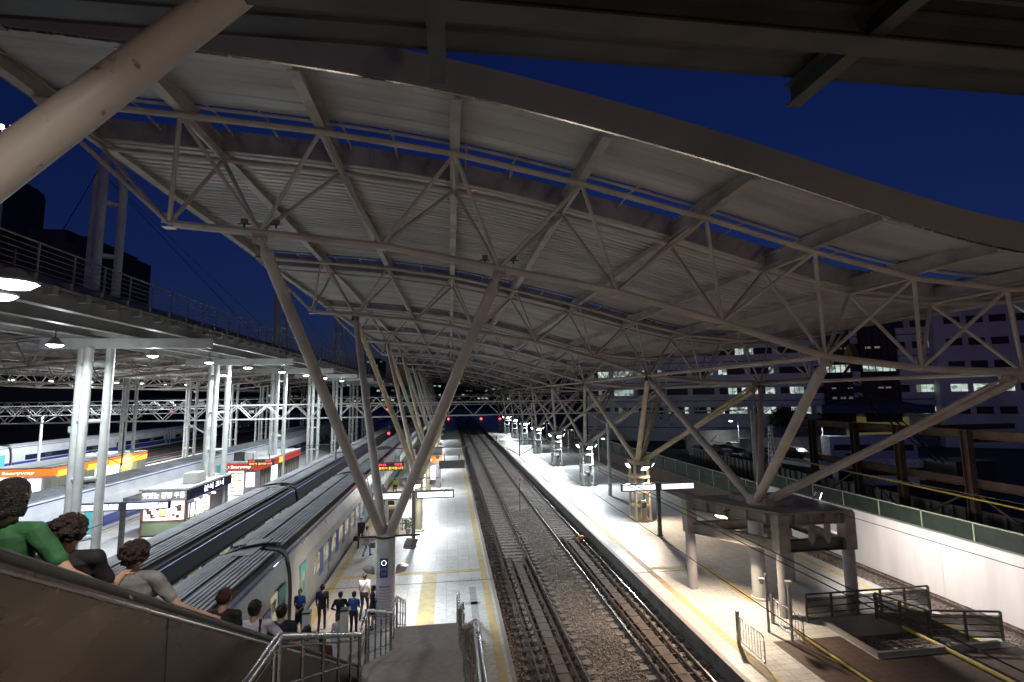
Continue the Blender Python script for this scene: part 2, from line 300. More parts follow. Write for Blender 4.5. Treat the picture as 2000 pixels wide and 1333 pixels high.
def stones():
    rng = np.random.default_rng(3)
    spans = [(2.25, 9.1, 12.5, 42, 17000), (19.9, 22.6, 14, 30, 3500)]
    base = np.array([(1, 0, 0), (-1, 0, 0), (0, 1, 0), (0, -1, 0), (0, 0, 1), (0, 0, -1)], float)
    fc = np.array([(0, 2, 4), (2, 1, 4), (1, 3, 4), (3, 0, 4), (2, 0, 5), (1, 2, 5), (3, 1, 5), (0, 3, 5)])
    V = []; F = []; k = 0
    for x0, x1, y0, y1, n in spans:
        u = rng.random(n); Y = y0 + (y1 - y0) * u ** 1.6; X = x0 + (x1 - x0) * rng.random(n)
        for i in range(n):
            s = .022 + .03 * rng.random(); p = base * (1 + rng.uniform(-.3, .3, (6, 3))) * s * np.array([1.2, 1, .8])
            a = rng.random() * 6.28; c, sn = math.cos(a), math.sin(a); q = p.copy(); q[:, 0] = p[:, 0] * c - p[:, 1] * sn; q[:, 1] = p[:, 0] * sn + p[:, 1] * c
            h = .0
            for tc in (3.8, 7.87):
                if abs(X[i] - tc) < .75: h = .01
            V.append(q + [X[i], Y[i], -.585 + h + .01 * rng.random()]); F.append(fc + 6 * k); k += 1
    V = np.concatenate(V); F = np.concatenate(F)
    me = bpy.data.meshes.new('ballast_stones'); me.vertices.add(len(V)); me.vertices.foreach_set('co', V.ravel())
    me.loops.add(F.size); me.loops.foreach_set('vertex_index', F.ravel().astype(np.int32)); me.polygons.add(len(F))
    me.polygons.foreach_set('loop_start', np.arange(0, F.size, 3, dtype=np.int32)); me.polygons.foreach_set('loop_total', np.full(len(F), 3, dtype=np.int32))
    me.update(); me.validate(); me.materials.append(mat('ballast_stone', (.38, .32, .275), .9, 0, .7, 7, col2=(.10, .08, .065)))
    o = bpy.data.objects.new('ballast_stones', me); COL.objects.link(o); o['kind'] = 'stuff'; o['label'] = 'loose crushed stone ballast strewn between the rails'; o['category'] = 'gravel'
stones()

def track(xc, y0, y1, label, near=False, gauge=1.58):
    t = thing('railway_track', label, 'railway track', (xc, y0, -.6), 'railway tracks')
    for s in (-1, 1):
        x = xc + s * gauge / 2; r = MB()
        r.yprism([(x - .07, -.575), (x + .07, -.575), (x + .07, -.56), (x + .01, -.55), (x + .01, -.45), (x + .036, -.44), (x - .036, -.44), (x - .01, -.45), (x - .01, -.55), (x - .07, -.56)], y0, y1, 0)
        r.box(x - .034, x + .034, y0, y1, -.439, -.43, 1); r.build('rail', ['railside', 'rail'], t)
    if near:
        src = None
        n = int((y1 - y0) / .62)
        for k in range(min(n, 100)):
            y = y0 + .3 + k * .62
            if src is None:
                q = MB(); q.yprism([(xc - 1.25, -.595), (xc + 1.25, -.595), (xc + 1.25, -.565), (xc + 1.2, -.553), (xc - 1.2, -.553), (xc - 1.25, -.565)], y - .13, y + .13)
                for s in (-1, 1):
                    for e in (-.11, .11): q.box(xc + s * gauge / 2 + e - .03, xc + s * gauge / 2 + e + .03, y - .06, y + .06, -.553, -.53)
                src = q.build('sleeper', 'sleeper', t); y00 = y
            else:
                c = src.copy(); COL.objects.link(c); c.parent = t; c.location = (0, y - y00, 0)
        if n > 100:
            q = MB()
            for k in range(100, n):
                y = y0 + .3 + k * .62; q.box(xc - 1.25, xc + 1.25, y - .13, y + .13, -.595, -.555)
            tag(q.build('far_sleepers', 'sleeper', t), kind='stuff')
    return t
tA = track(3.8, 12.2, 260, 'dark railway track running beside the central platform edge', True)
tB = track(7.87, 12.2, 260, 'shiny railway track running beside the right platform edge', True)
track(21.3, 8, 260, 'railway track between the right platform and the white wall')
track(-7.6, 12, 260, 'railway track under the near silver train')
track(-11.6, 12, 260, 'railway track under the second dark-roofed train')
track(-25.9, 20, 260, 'railway track under the white train by the food kiosk')
track(-29.6, 20, 260, 'empty railway track behind the white train')
for i, x in enumerate((-44.6, -48.4, -52.2, -56)): track(x, 40, 260, ['first', 'second', 'third', 'fourth'][i] + ' of the empty tracks before the farthest train, counted from the orange kiosk')
# covers between the rails at the near end
for xc, nm, y1, t in ((3.85, 'left', 29.5, tA), (7.85, 'right', 33.0, tB)):
    q = MB()
    for k in range(int((y1 - 12.4) / 1.25)):
        y = 12.4 + k * 1.25; q.box(xc - .2, xc + .2, y, y + 1.2, -.55, -.47); q.box(xc - .5, xc + .5, y + .55, y + .61, -.55, -.46)
    q.build('trough_cover', 'trough', t)
    for s in (-.42, .42):
        g = MB(); g.box(xc + s - .03, xc + s + .03, 12.4, y1, -.55, -.42); g.build('guard_rail', 'railside', t)

def platform(name, x0, x1, y0, y1, top, hole=None):
    q = MB()
    if hole:
        hx0, hx1, hy0, hy1 = hole
        q.box(x0, hx0, y0, y1, -.6, 0); q.box(hx1, x1, y0, y1, -.6, 0); q.box(hx0, hx1, y0, hy0, -.6, 0); q.box(hx0, hx1, hy1, y1, -.6, 0)
    else: q.box(x0, x1, y0, y1, -.6, 0)
    for i, f in enumerate(q.f):
        zs = [q.v[k][2] for k in f]
        if min(zs) > -.01: q.mi[i] = 1
    return struct(q.build(name, ['side', top]))
platform('platform_central', -6.02, 2.12, 2, 250, 'tiles')
platform('platform_right', 9.17, 19.75, 2, 250, 'tilesR', (14.5, 19.2, 15.9, 18.35))
platform('platform_left', -24.15, -13.7, 10, 250, 'tiles')
platform('platform_far_left', -42.5, -32.0, 20, 250, 'tiles')
platform('platform_farthest', -80, -62.0, 20, 250, 'tiles')
def strip(name, x0, x1, y0, y1, mt, z=.004):
    q = MB(); q.box(x0, x1, y0, y1, z - .003, z + .001); return struct(q.build(name, mt))
for nm, x0, x1 in (('central', 1.55, 1.85), ('central', -5.95 + .2, -5.45), ('right', 10.0, 10.3), ('right', 18.9, 19.2), ('left', -23.9, -23.6), ('left', -14.3, -14.0), ('far_left', -41.9, -41.6), ('far_left', -32.9, -32.6)):
    strip('tactile_strip', x0, x1, 5, 240, 'yellow')
for x0, x1, y0, y1 in ((-1.35, -.65, 20.0, 26.2), (-1.75, -.4, 19.45, 19.95), (-5.3, 1.55, 26.25, 26.6), (10.3, 13.2, 24.9, 25.25), (12.9, 13.3, 20.5, 24.9)):
    strip('tactile_strip', x0, x1, y0, y1, 'yellow', .008)
for x0, x1, y0, y1 in ((.3, 1.3, 22.2, 22.5), (.9, 1.2, 18.5, 24.2), (.3, .6, 19.5, 21.6), (.3, 1.3, 20.3, 20.55), (.3, 1.3, 18.8, 19.05)):
    strip('floor_inlay', x0, x1, y0, y1, 'greyt', .006)
for (x, y0, x1, y1) in ((-6, 25.0, 2.1, 25.04), (9.2, 24.6, 13.8, 24.63)):
    strip('expansion_joint', x, x1, y0, y1, 'black', .01)
strip('coping_edge', 1.97, 2.118, 2, 250, 'sideedge' if 'sideedge' in M else 'stone', .005)
strip('coping_edge', 9.172, 9.36, 2, 250, 'stone', .005)

# ------------------------------------------------------------------ arched platform canopies
TX = [-10.2, -6.85, -3.4, .12, 3.65, 7.3, 10.65, 13.85, 17.05, 20.4, 23.8]
TZ = [16.45, 16.25, 16.0, 15.57, 14.87, 14.0, 13.08, 12.35, 12.05, 12.15, 12.6]
BX = [-7.6, -5.25, -1.95, 1.43, 5.0, 8.31, 11.71, 15.09, 18.9, 22.3]
BZ = [13.79, 13.6, 13.32, 12.72, 12.08, 11.16, 10.08, 9.69, 9.53, 9.8]
def dense(xs, zs, n=5):
    out = []
    for i in range(len(xs) - 1):
        p0 = max(i - 1, 0); p3 = min(i + 2, len(xs) - 1)
        for k in range(n):
            t = k / n; h = []
            for A in (xs, zs):
                a, b, c, d = A[p0], A[i], A[i + 1], A[p3]
                h.append(.5 * (2 * b + (c - a) * t + (2 * a - 5 * b + 4 * c - d) * t * t + (-a + 3 * b - 3 * c + d) * t ** 3))
            out.append(tuple(h))
    out.append((xs[-1], zs[-1])); return out
TD = dense(TX, TZ)
def corrugated(mb, prof, ya, yb, za, zb, pitch=.33, dep=.045, step=None):
    """sheet with ribs running along X; prof (x,z); height offset za at ya -> zb at yb; a thin closed slab"""
    n = max(1, int(round((yb - ya) / pitch))); ys = []
    for k in range(n):
        y = ya + (yb - ya) * k / n; d = (yb - ya) / n
        ys += [(y, 0), (y + d * .42, 0), (y + d * .5, dep), (y + d * .92, dep)]
    ys.append((yb, 0)); cols = len(prof); vs = []
    for lay in (0, .06):
        for y, o in ys:
            zo = za + (zb - za) * (y - ya) / (yb - ya)
            for x, z in prof: vs.append((x, y, z + zo + (o if lay == 0 else .07)))
    fs = []; rows = len(ys); N = rows * cols
    for r in range(rows - 1):
        for c in range(cols - 1):
            a = r * cols + c; fs.append((a, a + cols, a + cols + 1, a + 1)); a += N; fs.append((a, a + 1, a + cols + 1, a + cols))
    for c in range(cols - 1): fs.append((c, c + 1, N + c + 1, N + c)); a = (rows - 1) * cols + c; fs.append((a + 1, a, N + a, N + a + 1))
    mb.add(vs, fs)
def canopy(label, TX, TZ, BX, BZ, Y0, n, fascia=True, detail=3, group=None, diag=None, xtie=(6, 8)):
    c = thing('platform_canopy', label, 'station canopy', (TX[3], Y0, 0), group); prof = dense(TX, TZ)
    diag = diag or [(j, k) for j in range(len(BX)) for k in (j, j + 1)]
    for t in range(n):
        Y = Y0 + S * t; yn, yf = Y - 1.2, Y + 1.2
        b = MB(); b.poly([(x, Y, z) for x, z in zip(BX, BZ)], .115 if t < 4 else .1, 8); bo = b.build('bottom_chord', 'tube', c, True)
        for y, r in ((yn, .085), (yf, .07)):
            q = MB(); q.poly([(x, y, z) for x, z in zip(TX, TZ)], r, 8 if t < 4 else 6); q.build('top_chord', 'tube', bo, True)
        rest = MB()
        for j, k in diag:
            if k >= len(TX): continue
            for y in (yn, yf):
                p = (BX[j], Y, BZ[j]); qq = (TX[k], y, TZ[k])
                if t < detail and (len(BX) * 4 * (t + 1) <= 100 + 36): q = MB(); q.tube(p, qq, .058, n=8); q.build('diagonal', 'tube', bo, True)
                else: rest.tube(p, qq, .055, n=5)
        for x, z in zip(TX, TZ):
            if t < detail: q = MB(); q.tube((x, yn, z), (x, yf, z), .05, n=6); q.build('cross_tie', 'tube', bo, True)
            else: rest.tube((x, yn, z), (x, yf, z), .05, n=5)
        if t < 3:
            for x, z in zip(BX, BZ): q = MB(); q.box(x - .2, x + .2, Y - .012, Y + .012, z + .02, z + .3); q.box(x - .13, x + .13, Y - .13, Y + .13, z - .125, z - .105); q.build('node_plate', 'tube', bo)
        if rest.v: rest.build('truss_web', 'tube', bo)
        # frame of the roof slot above the truss
        q = MB(); mids = []
        for i in range(len(TX) - 1):
            for f in ((.0, .5) if t < 4 else (.5,)):
                xx = TX[i] + (TX[i + 1] - TX[i]) * f; zz = TZ[i] + (TZ[i + 1] - TZ[i]) * f
                if f == 0: xx += .35
                q.poly([(xx, Y - .85, zz + .58), (xx, Y - .1, zz + .72), (xx, Y + .95, zz + .66)], .04, 4)
        q.poly([(x, Y - .75, z + .52) for x, z in prof], .05, 4); q.poly([(x, Y - .55, z + .60) for x, z in prof], .03, 4)
        q.build('skylight_frame', 'steel', c)
        # curb band
        q = MB(); vs = []; N = len(prof)
        for (y, o) in ((Y + .98, .22), (Y + .98, .86), (Y + 1.06, .86), (Y + 1.06, .22)):
            vs += [(x, y, z + o) for x, z in prof]
        fs = []
        for a in range(4):
            for i in range(N - 1): fs.append((a * N + i, a * N + i + 1, ((a + 1) % 4) * N + i + 1, ((a + 1) % 4) * N + i))
        q.add(vs, fs); q.build('roof_curb', 'band', c)
        q = MB(); corrugated(q, prof, Y + 1.07, Y + S - .78, .26, .58, .33 if t < 3 else .66); q.build('roof_panel', 'roof', c)
    yend = Y0 + S * n - .8; y0 = Y0 - 3.55
    if fascia:
        q = MB(); corrugated(q, prof, y0 + .05, Y0 - .8, .42, .58, .6, .02); q.build('roof_panel', 'roof', c)
        q = MB(); vs = []; N = len(prof)
        for (y, o) in ((y0, .24), (y0 - .05, .98), (y0 + .03, .98), (y0 + .05, .24)): vs += [(x, y, z + o) for x, z in prof]
        fs = []
        for a in range(4):
            for i in range(N - 1): fs.append((a * N + i, ((a + 1) % 4) * N + i, ((a + 1) % 4) * N + i + 1, a * N + i + 1))
        q.add(vs, fs); q.build('fascia', 'fascia', c)
        q = MB(); q.poly([(x, y0 + .06, z + .23) for x, z in prof], .03, 5); q.build('fascia_trim', 'chrome', c)
        q = MB(); vs = []
        for (y, o) in ((y0, .98), (Y0 - .9, 1.02), (Y0 - .9, .72), (y0, .9)): vs += [(x, y, z + o) for x, z in prof]
        fs = []
        for a in range(4):
            for i in range(N - 1): fs.append((a * N + i, a * N + i + 1, ((a + 1) % 4) * N + i + 1, ((a + 1) % 4) * N + i))
        q.add(vs, fs); q.build('roof_top', 'fascia', c)
    else: y0 = Y0 - 1.3
    for x, z in zip(TX, TZ):
        q = MB(); q.ibeam((x, y0 + .06, z + .31), (x, yend, z + .31), .26, .44, .03); q.build('rib', 'steel', c)
    for x, z in ((TX[0], TZ[0]), (TX[-1], TZ[-1])):
        q = MB(); q.box(x - .2, x - .14, y0 + .06, yend, z + .1, z + .9); q.build('edge_beam', 'fascia', c)
    for j in xtie:
        q = MB()
        q.tube((BX[j], Y0, BZ[j]), (BX[j], Y0 + S * (n - 1), BZ[j]), .09, n=7); q.build('longitudinal_tie', 'tube', c, True)
    return c
NT = 11
can1 = canopy('large arched grey metal canopy on tubular trusses above the central tracks', TX, TZ, BX, BZ, 13.8, NT)
# little spot fixtures sitting on the lower chord
def spotbox(x, y, z, dx, label):
    t = thing('spotlight', label, 'spotlight', (x, y, z), 'spotlights on the truss')
    q = MB(); q.box(x - .08, x + .08, y - .06, y + .06, z + .12, z + .24); q.build('housing', 'deck', t)
    0 and lamp(t, 'SPOT', (x, y + .25, z + .5), 9, (1, .95, .88), .1, aim((x, y, z), (x + dx * 1.5, y + 3, z + 4)), 150, 1.0)
    q = MB(); q.bar((x, y, z), (x, y, z + .14), .05, .03); q.bar((x - .16, y, z + .1), (x + .16, y, z + .1), .03, .03); q.build('bracket', 'darksteel', t); return t
for k, (nx, nz) in enumerate(((BX[1], BZ[1]), (BX[3], BZ[3]), (BX[6], BZ[6]))):
    for s in (-1, 1): spotbox(nx + s * .42, 13.8, nz + .14, s, f"small {'left' if s < 0 else 'right'} spotlight of the pair on the nearest truss above the {['left strut', 'central platform right strut', 'right platform strut'][k]}")

# ------------------------------------------------------------------ tree columns
def strut(parent, p, q, r, mt='tube', r2=None):
    mb = MB(); d = (Vector(q) - Vector(p)).normalized(); P = Vector(p); Q = Vector(q)
    mb.tube(P, Q - d * .42, r, r2 or r * .85, 16); mb.tube(Q - d * .43, Q - d * .25, r * .86, r * .45, 12); mb.tube(Q - d * .26, Q, r * .45, n=10); mb.tube(Q - d * .5, Q - d * .46, r * .95, n=16); mb.bar(Q + Vector((-.2, 0, 0)), Q + Vector((.2, 0, 0)), .03, .34); mb.bar(Q + Vector((-.17, 0, .12)), Q + Vector((-.13, 0, .12)), .22, .4); mb.bar(Q + Vector((.13, 0, .12)), Q + Vector((.17, 0, .12)), .22, .4); mb.tube(P + d * .5, P + d * .56, r * 1.06, n=16); return mb.build('strut', mt, parent, True)
def flood(parent, p, dirv, warm=False, on=True, energy=0, s=1.0, spot=110):
    d = Vector(dirv).normalized(); p = Vector(p); q = MB(); a = d.cross(Vector((0, 0, 1))).normalized(); b = a.cross(d)
    vs = []
    for c, k in ((p - d * .12, .10), (p + d * .08, .17)):
        for x, y in ((-1, -1), (1, -1), (1, 1), (-1, 1)): vs.append(c + a * x * k * s * 1.2 + b * y * k * s)
    q.add(vs, [(0, 1, 5, 4), (1, 2, 6, 5), (2, 3, 7, 6), (3, 0, 4, 7), (3, 2, 1, 0), (4, 5, 6, 7)]); h = q.build('floodlight', 'lampbody', parent)
    g = MB(); vs = [p + d * .085 + a * x * .15 * s * 1.2 + b * y * .15 * s for x, y in ((-1, -1), (1, -1), (1, 1), (-1, 1))] + [p + d * .1 + a * x * .15 * s * 1.2 + b * y * .15 * s for x, y in ((-1, -1), (1, -1), (1, 1), (-1, 1))]
    g.add(vs, [(0, 1, 5, 4), (1, 2, 6, 5), (2, 3, 7, 6), (3, 0, 4, 7), (3, 2, 1, 0), (4, 5, 6, 7)])
    g.build('lamp_glass', ('lampwarm' if warm else 'lamp') if on else 'lampbody', h)
    if energy: lamp(parent, 'SPOT', p + d * .2, energy, (1, .90, .84) if warm == 2 else (1, .78, .58) if warm else (.86, .95, 1), .12, d.to_track_quat('-Z', 'Y').to_euler(), spot, .8)
NC = 9
for k in range(NC):
    Y = 20.7 + S * k; x = -2.55 if k == 0 else -2.1; zt = 3.6; far = k > 4
    t = thing('tree_column', f'{ORD[k]} branching column on the central platform' + (', pale round pillar with a blue sign' if k == 0 else ', yellow lit pillar with slanting struts'), 'column', (x, Y, 0), 'branching columns of the central platform')
    q = MB(); q.lathe((x, Y, 0), [(.46, 0), (.46, .06), (.36, .08), (.36, zt - .1), (.40, zt - .08), (.40, zt), (.28, zt + .05)] if k == 0 else [(.38, 0), (.38, .1), (.26, .12), (.26, zt), (.2, zt + .05)], 28); q.build('pillar', 'white' if k == 0 else 'yellowcol', t, True)  # repeated pillars have their yellow lamplight put into the base colour
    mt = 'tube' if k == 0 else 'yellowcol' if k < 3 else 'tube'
    for yy in (-6.9, 6.9):
        for j in (1, 3):
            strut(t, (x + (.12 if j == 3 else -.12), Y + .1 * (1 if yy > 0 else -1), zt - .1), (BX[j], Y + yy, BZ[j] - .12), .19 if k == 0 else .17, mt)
    q = MB(); q.lathe((x, Y, zt - .15), [(.42, 0), (.42, .05)], 20); q.bar((x - 1.1, Y - .1, zt - .12), (x + 1.35, Y - .1, zt - .12), .06, .06); q.build('bracket_ring', 'darksteel', t)
    if k < 7:
        if k == 0:
            flood(t, (x + .95, Y - .12, zt - .42), (.45, .75, -.75), False, False, 400, 1.3, 150)
            flood(t, (x - .85, Y + .2, zt - .35), (-.4, .6, -.75), True, False, 260, .9, 120)
            flood(t, (x - .62, Y, 2.2), (-.3, -.5, -.5), False, False, 0, 1.1); flood(t, (x + .6, Y, 2.2), (.3, -.5, -.5), False, False, 0, 1.1)
        else:
            flood(t, (x - .1, Y - .5, zt - .5), (.25, -.55, -.7), False, True, 560 if k < 5 else 450, 1.0, 130)
            flood(t, (x + .9, Y, zt - .42), (.45, .55, -.75), False, False, 230 if k < 4 else 0, 1.0, 130)
            flood(t, (x - .9, Y, zt - .42), (-.5, .4, -.75), True, False, 160 if k < 3 else 0, 1.0, 120)
    if k == 0:
        q = MB(); q.lathe((x, Y, .2), [(.368, 0), (.372, .02), (.372, 1.75), (.368, 1.77)], 28); q.build('notice_wrap', mat('notice_wrap', (.60, .56, .66), .5), t, True)
        q = MB(); q.box(x - .17, x + .13, Y - .40, Y - .375, 2.0, 2.72); sg = q.build('sign_plate', 'trainblue', t)
        q = MB(); 
        for i in range(20):
            a = 2 * math.pi * i / 20; a2 = 2 * math.pi * (i + 1) / 20
            q.bar((x - .02 + .09 * math.cos(a), Y - .405, 2.55 + .09 * math.sin(a)), (x - .02 + .09 * math.cos(a2), Y - .405, 2.55 + .09 * math.sin(a2)), .02, .01)
        q.build('sign_symbol', 'signwhite', sg)
        text('승강장', .13, (x - .02, Y - .403, 2.3), (1, 0, 0), (0, 0, 1), 'sign_text', 'white', sg, fit=.24)
        text('안내', .13, (x - .02, Y - .403, 2.13), (1, 0, 0), (0, 0, 1), 'sign_text', 'white', sg, fit=.18)
        q = MB()
        for i in range(13):
            z = 1.62 - i * .11; w = .2 + .06 * ((i * 7) % 3); q.xprism([(0, 0), (1, 0), (1, 1), (0, 1)], 0, 0) if False else None
            for s in range(-4, 5):
                if abs(s) * .06 < w:
                    a = s * .17; q.box(x + .376 * math.sin(a) - .025, x + .376 * math.sin(a) + .025, Y - .376 * math.cos(a) - .006, Y - .376 * math.cos(a) + .004, z, z + (.05 if i == 0 else .02))
        q.build('notice_print', 'greyt', t)

t = thing('added_ceiling_lamp', 'added unseen warm downlight under the dark hall roof above the escalator', 'lamp', (-.9, 1.2, 14.0))  # unseen downlight, added to brighten the escalator riders
q = MB(); q.lathe((-.9, 1.2, 14.0), [(.28, 0), (.3, .05), (.25, .3), (.1, .4)], 20); q.build('housing', 'lampbody', t, True); q = MB(); q.lathe((-.9, 1.2, 13.98), [(.25, -.01), (.25, .01)], 20); q.build('lamp_glass', 'lampwarm', t)
lamp(t, 'AREA', (-.9, 1.2, 13.9), 105, (1, .90, .80), .5, (R(12), 0, 0), None, .5, 130)
# big near strut crossing the upper left corner, belongs to the tree column beside the viewer
t = thing('tree_column', 'thick close-up round strut crossing the upper left corner', 'column', (-7.2, 5, 0))
q = MB(); q.tube((-6.430, 4.352, 8.187), (-2.062, 6.259, 15.150), .21, n=32); q.build('strut', 'tubenear', t, True)
q = MB(); q.lathe((-6.430, 4.352, 0), [(.4, 0), (.36, .1), (.36, 8.087), (.2, 8.187)], 24); q.build('pillar', 'white', t, True)

# right platform: steel portal + lattice pillars
def rtree(k):
    Y = 20.7 + S * k; bx = 13.6; zt = 4.15
    nm = 'boxy steel portal frame carrying slanting tubes on the right platform' if k == 0 else f'{ORD[k]} lattice pillar with slanting tubes on the right platform'
    t = thing('tree_column', nm, 'column', (bx, Y, 0), 'branching columns of the right platform')
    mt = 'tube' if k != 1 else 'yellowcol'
    for yy in (-6.9, 6.9):
        strut(t, (bx - .1, Y + .1 * np.sign(yy), zt), (BX[6], Y + yy, BZ[6] - .14), .19 if k < 2 else .17, mt)
        strut(t, (bx + .25, Y + .1 * np.sign(yy), zt), (BX[8], Y + yy, BZ[8] - .14), .17, mt)
    strut(t, (bx + .45, Y - .5, zt + .1), (BX[8] - .55, Y - 6.9 + .1, BZ[8] - .14), .09, mt)
    strut(t, (bx + .45, Y + .5, zt + .1), (BX[8] - .55, Y + 6.9 - .1, BZ[8] - .14), .09, mt)
    if k == 0:
        P = [(11.25, 22.45), (13.45, 19.05), (16.45, 19.05), (16.3, 22.6)]
        for (x, y) in P:
            q = MB(); q.lathe((x, y, 0), [(.23, 0), (.23, 2.45), (.2, 2.5)], 18); q.build('leg', mat('lilac_pipe', (.30, .285, .295), .5, 0, .15, 2) if 'lil' not in M else M['lil'], t, True)
            q = MB(); q.box(x - .24, x + .24, y - .24, y + .24, 2.5, 4.0); q.build('knee_post', 'portal', t)
            for zz in (2.72, 3.25, 3.75): g = None
        for i in range(4):
            a, b = P[i], P[(i + 1) % 4]; q = MB(); q.ibeam((a[0], a[1], 3.78), (b[0], b[1], 3.78), .34, .46, .035); q.build('ring_beam', 'portal', t)
            q = MB(); q.ibeam((a[0], a[1], 2.72), (b[0], b[1], 2.72), .3, .44, .03); q.build('lower_beam', 'portal' if i != 1 else 'darksteel', t)
            A = Vector((*a, 0)); B = Vector((*b, 0)); L_ = (B - A).length
            for f in (.2, .42, .64, .84):
                c = A.lerp(B, f); q = MB(); q.box(c.x - .03, c.x + .03, c.y - .19, c.y + .19, 3.56, 4.0); q.build('stiffener', 'portal', t)
        for f, w in ((.42, .28), (.66, .28)):
            x = 13.45 + 3.0 * f; q = MB(); q.yprism([(x - w / 2, 3.56), (x + w / 2, 3.56), (x + w / 2, 2.98), (x, 2.76), (x - w / 2, 2.98)], 18.86, 18.9); q.build('gusset', 'portal', t)
        q = MB(); q.prism([(11.1, 22.6), (13.35, 18.85), (16.65, 18.85), (16.45, 22.8)], 4.0, 4.08); q.prism([(12.9, 21.8), (13.9, 20.0), (15.0, 20.2), (14.6, 21.8)], 4.08, 4.3); q.build('top_plate', 'portal', t)
        q = MB(); q.lathe((13.6, 20.7, 4.08), [(.45, 0), (.45, .25), (.3, .4)], 16); q.build('hub', 'tube', t, True)
        flood(t, (11.55, 20.15, 3.8), (-.35, -.3, -1), True, True, 1000, 1.1, 150); q = MB(); q.bar((12.3, 20.7, 3.85), (11.6, 20.2, 3.9), .04, .04); q.build('lamp_stem', 'darksteel', t)
        flood(t, (16.75, 20.9, 4.3), (.9, -.5, -.35), 2, True, 1350, 1.0, 160); q = MB(); q.tube((16.45, 20.9, 4.08), (16.7, 20.9, 4.3), .03, n=6); q.build('lamp_stem', 'darksteel', t)
        q = MB(); q.lathe((13.5, 20.8, 0), [(.36, 0), (.36, .1), (.3, .12), (.3, 2.5), (.3, 4.0)], 20); q.build('leg', 'white', t, True)
    else:
        w = .55
        for sx in (-1, 1):
            for sy in (-1, 1):
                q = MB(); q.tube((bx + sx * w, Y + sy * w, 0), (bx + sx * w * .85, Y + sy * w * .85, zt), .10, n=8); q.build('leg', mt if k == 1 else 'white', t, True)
        q = MB()
        for z in (.15, 1.1, 2.1, 3.1, 4.05):
            for a, b in (((-1, -1), (1, -1)), ((1, -1), (1, 1)), ((1, 1), (-1, 1)), ((-1, 1), (-1, -1))): q.bar((bx + a[0] * w, Y + a[1] * w, z), (bx + b[0] * w, Y + b[1] * w, z), .12, .16)
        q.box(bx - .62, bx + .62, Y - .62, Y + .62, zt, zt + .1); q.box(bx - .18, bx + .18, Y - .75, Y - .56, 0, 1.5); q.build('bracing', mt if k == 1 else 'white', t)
        q = MB(); q.box(bx - .14, bx + .14, Y - .79, Y - .75, 1.0, 1.35); q.build('panel', 'darksteel', t)
        if k < 8:
            en = [0, 800, 1150, 950, 800, 700, 600, 500, 400][k]
            flood(t, (bx + .15, Y - .75, zt - .35), (.1, -.6, -.8), k == 1, True, en, 1.3 if k < 4 else 1.7, 140)
            flood(t, (bx - .85, Y - .3, zt - .2), (-.8, -.2, -.55), False, True, en * 1.0, 1.0, 140)
            flood(t, (bx + .85, Y - .3, zt - .2), (.8, -.2, -.5), False, True, 0, 1.0)
    return t
for k in range(9): rtree(k)

# ------------------------------------------------------------------ flat dark hall roof overhead
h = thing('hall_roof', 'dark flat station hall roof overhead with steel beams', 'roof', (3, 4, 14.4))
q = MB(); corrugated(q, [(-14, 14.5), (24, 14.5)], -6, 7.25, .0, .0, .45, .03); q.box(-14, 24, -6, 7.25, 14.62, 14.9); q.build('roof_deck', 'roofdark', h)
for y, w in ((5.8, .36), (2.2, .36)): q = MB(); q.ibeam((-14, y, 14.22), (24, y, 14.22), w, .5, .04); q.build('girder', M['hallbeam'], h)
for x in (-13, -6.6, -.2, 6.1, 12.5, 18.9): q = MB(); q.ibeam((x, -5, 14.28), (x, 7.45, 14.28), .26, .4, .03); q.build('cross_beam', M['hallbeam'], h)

for i, (x, y, e) in enumerate(((-7.5, -2.2, 125), (3.2, -2.6, 135), (9.5, -1.6, 150), (15.5, -1.6, 100))):  # unseen lamps added low behind the camera to light the canopy front
    g = thing('added_globe_lamp', f"added unseen globe lamp behind the viewer for the canopy front, {ORD[i] if i else 'first'} from the escalator", 'lamp', (x, y, 0), 'added globe lamps behind the viewer')
    q = MB(); q.lathe((x, y, 6.0), [(.02, -.2), (.15, -.15), (.2, 0), (.15, .15), (.02, .2)], 16); q.build('globe', 'lampwarm', g, True); q = MB(); q.tube((x, y, 0), (x, y, 5.8), .05, n=8); q.build('post', 'darksteel', g)
    lamp(g, 'POINT', (x, y + .3, 6.0), e, (1, .84, .70), .25)
# ------------------------------------------------------------------ elevated deck on the left with its white columns
d = thing('elevated_walkway', 'long dark steel elevated deck with railing on top, left of the trains', 'footbridge', (-22, 60, 12.2))
q = MB(); q.box(-20.6, -14.2, -5, 150, 13.15, 13.4); q.yprism([(-14.2, 13.15), (-13.1, 12.75), (-13.1, 12.85), (-14.2, 13.45)], -5, 150); q.build('deck_slab', 'deck', d)
for x in (-13.7, -16.1, -18.3, -20.3): q = MB(); q.ibeam((x, -5, 12.55), (x, 150, 12.55), .34, .6, .05); q.build('girder', 'deckbeam', d)
q = MB()
for k in range(100):
    y = -4 + k * 1.5; q.bar((-20.6, y, 12.98), (-13.2, y, 12.98), .14, .3)
q.build('joists', 'deck', d)
for k in range(98):
    y = -4 + k * 1.5; q = MB(); q.box(-13.35, -13.05, y + .5, y + .75, 12.55, 12.85); q.build('edge_bracket', 'deckbeam', d)
for k in range(-1, 8):
    Y = 27.6 + S * k; q = MB(); q.box(-20.8, -12.7, Y - .2, Y + .2, 11.75, 12.25); q.build('cross_beam', 'white', d)
z0 = 13.4; rl = MB(); rl.box(-14.36, -14.30, -5, 150, z0 + 1.15, z0 + 1.2); rp = rl.build('railing', 'deckbeam', d)
for k in range(90): y = -3 + k * 1.65; rl = MB(); rl.box(-14.35, -14.3, y, y + .05, z0, z0 + 1.15); rl.build('railing_post', 'deckbeam', rp)
q = MB()
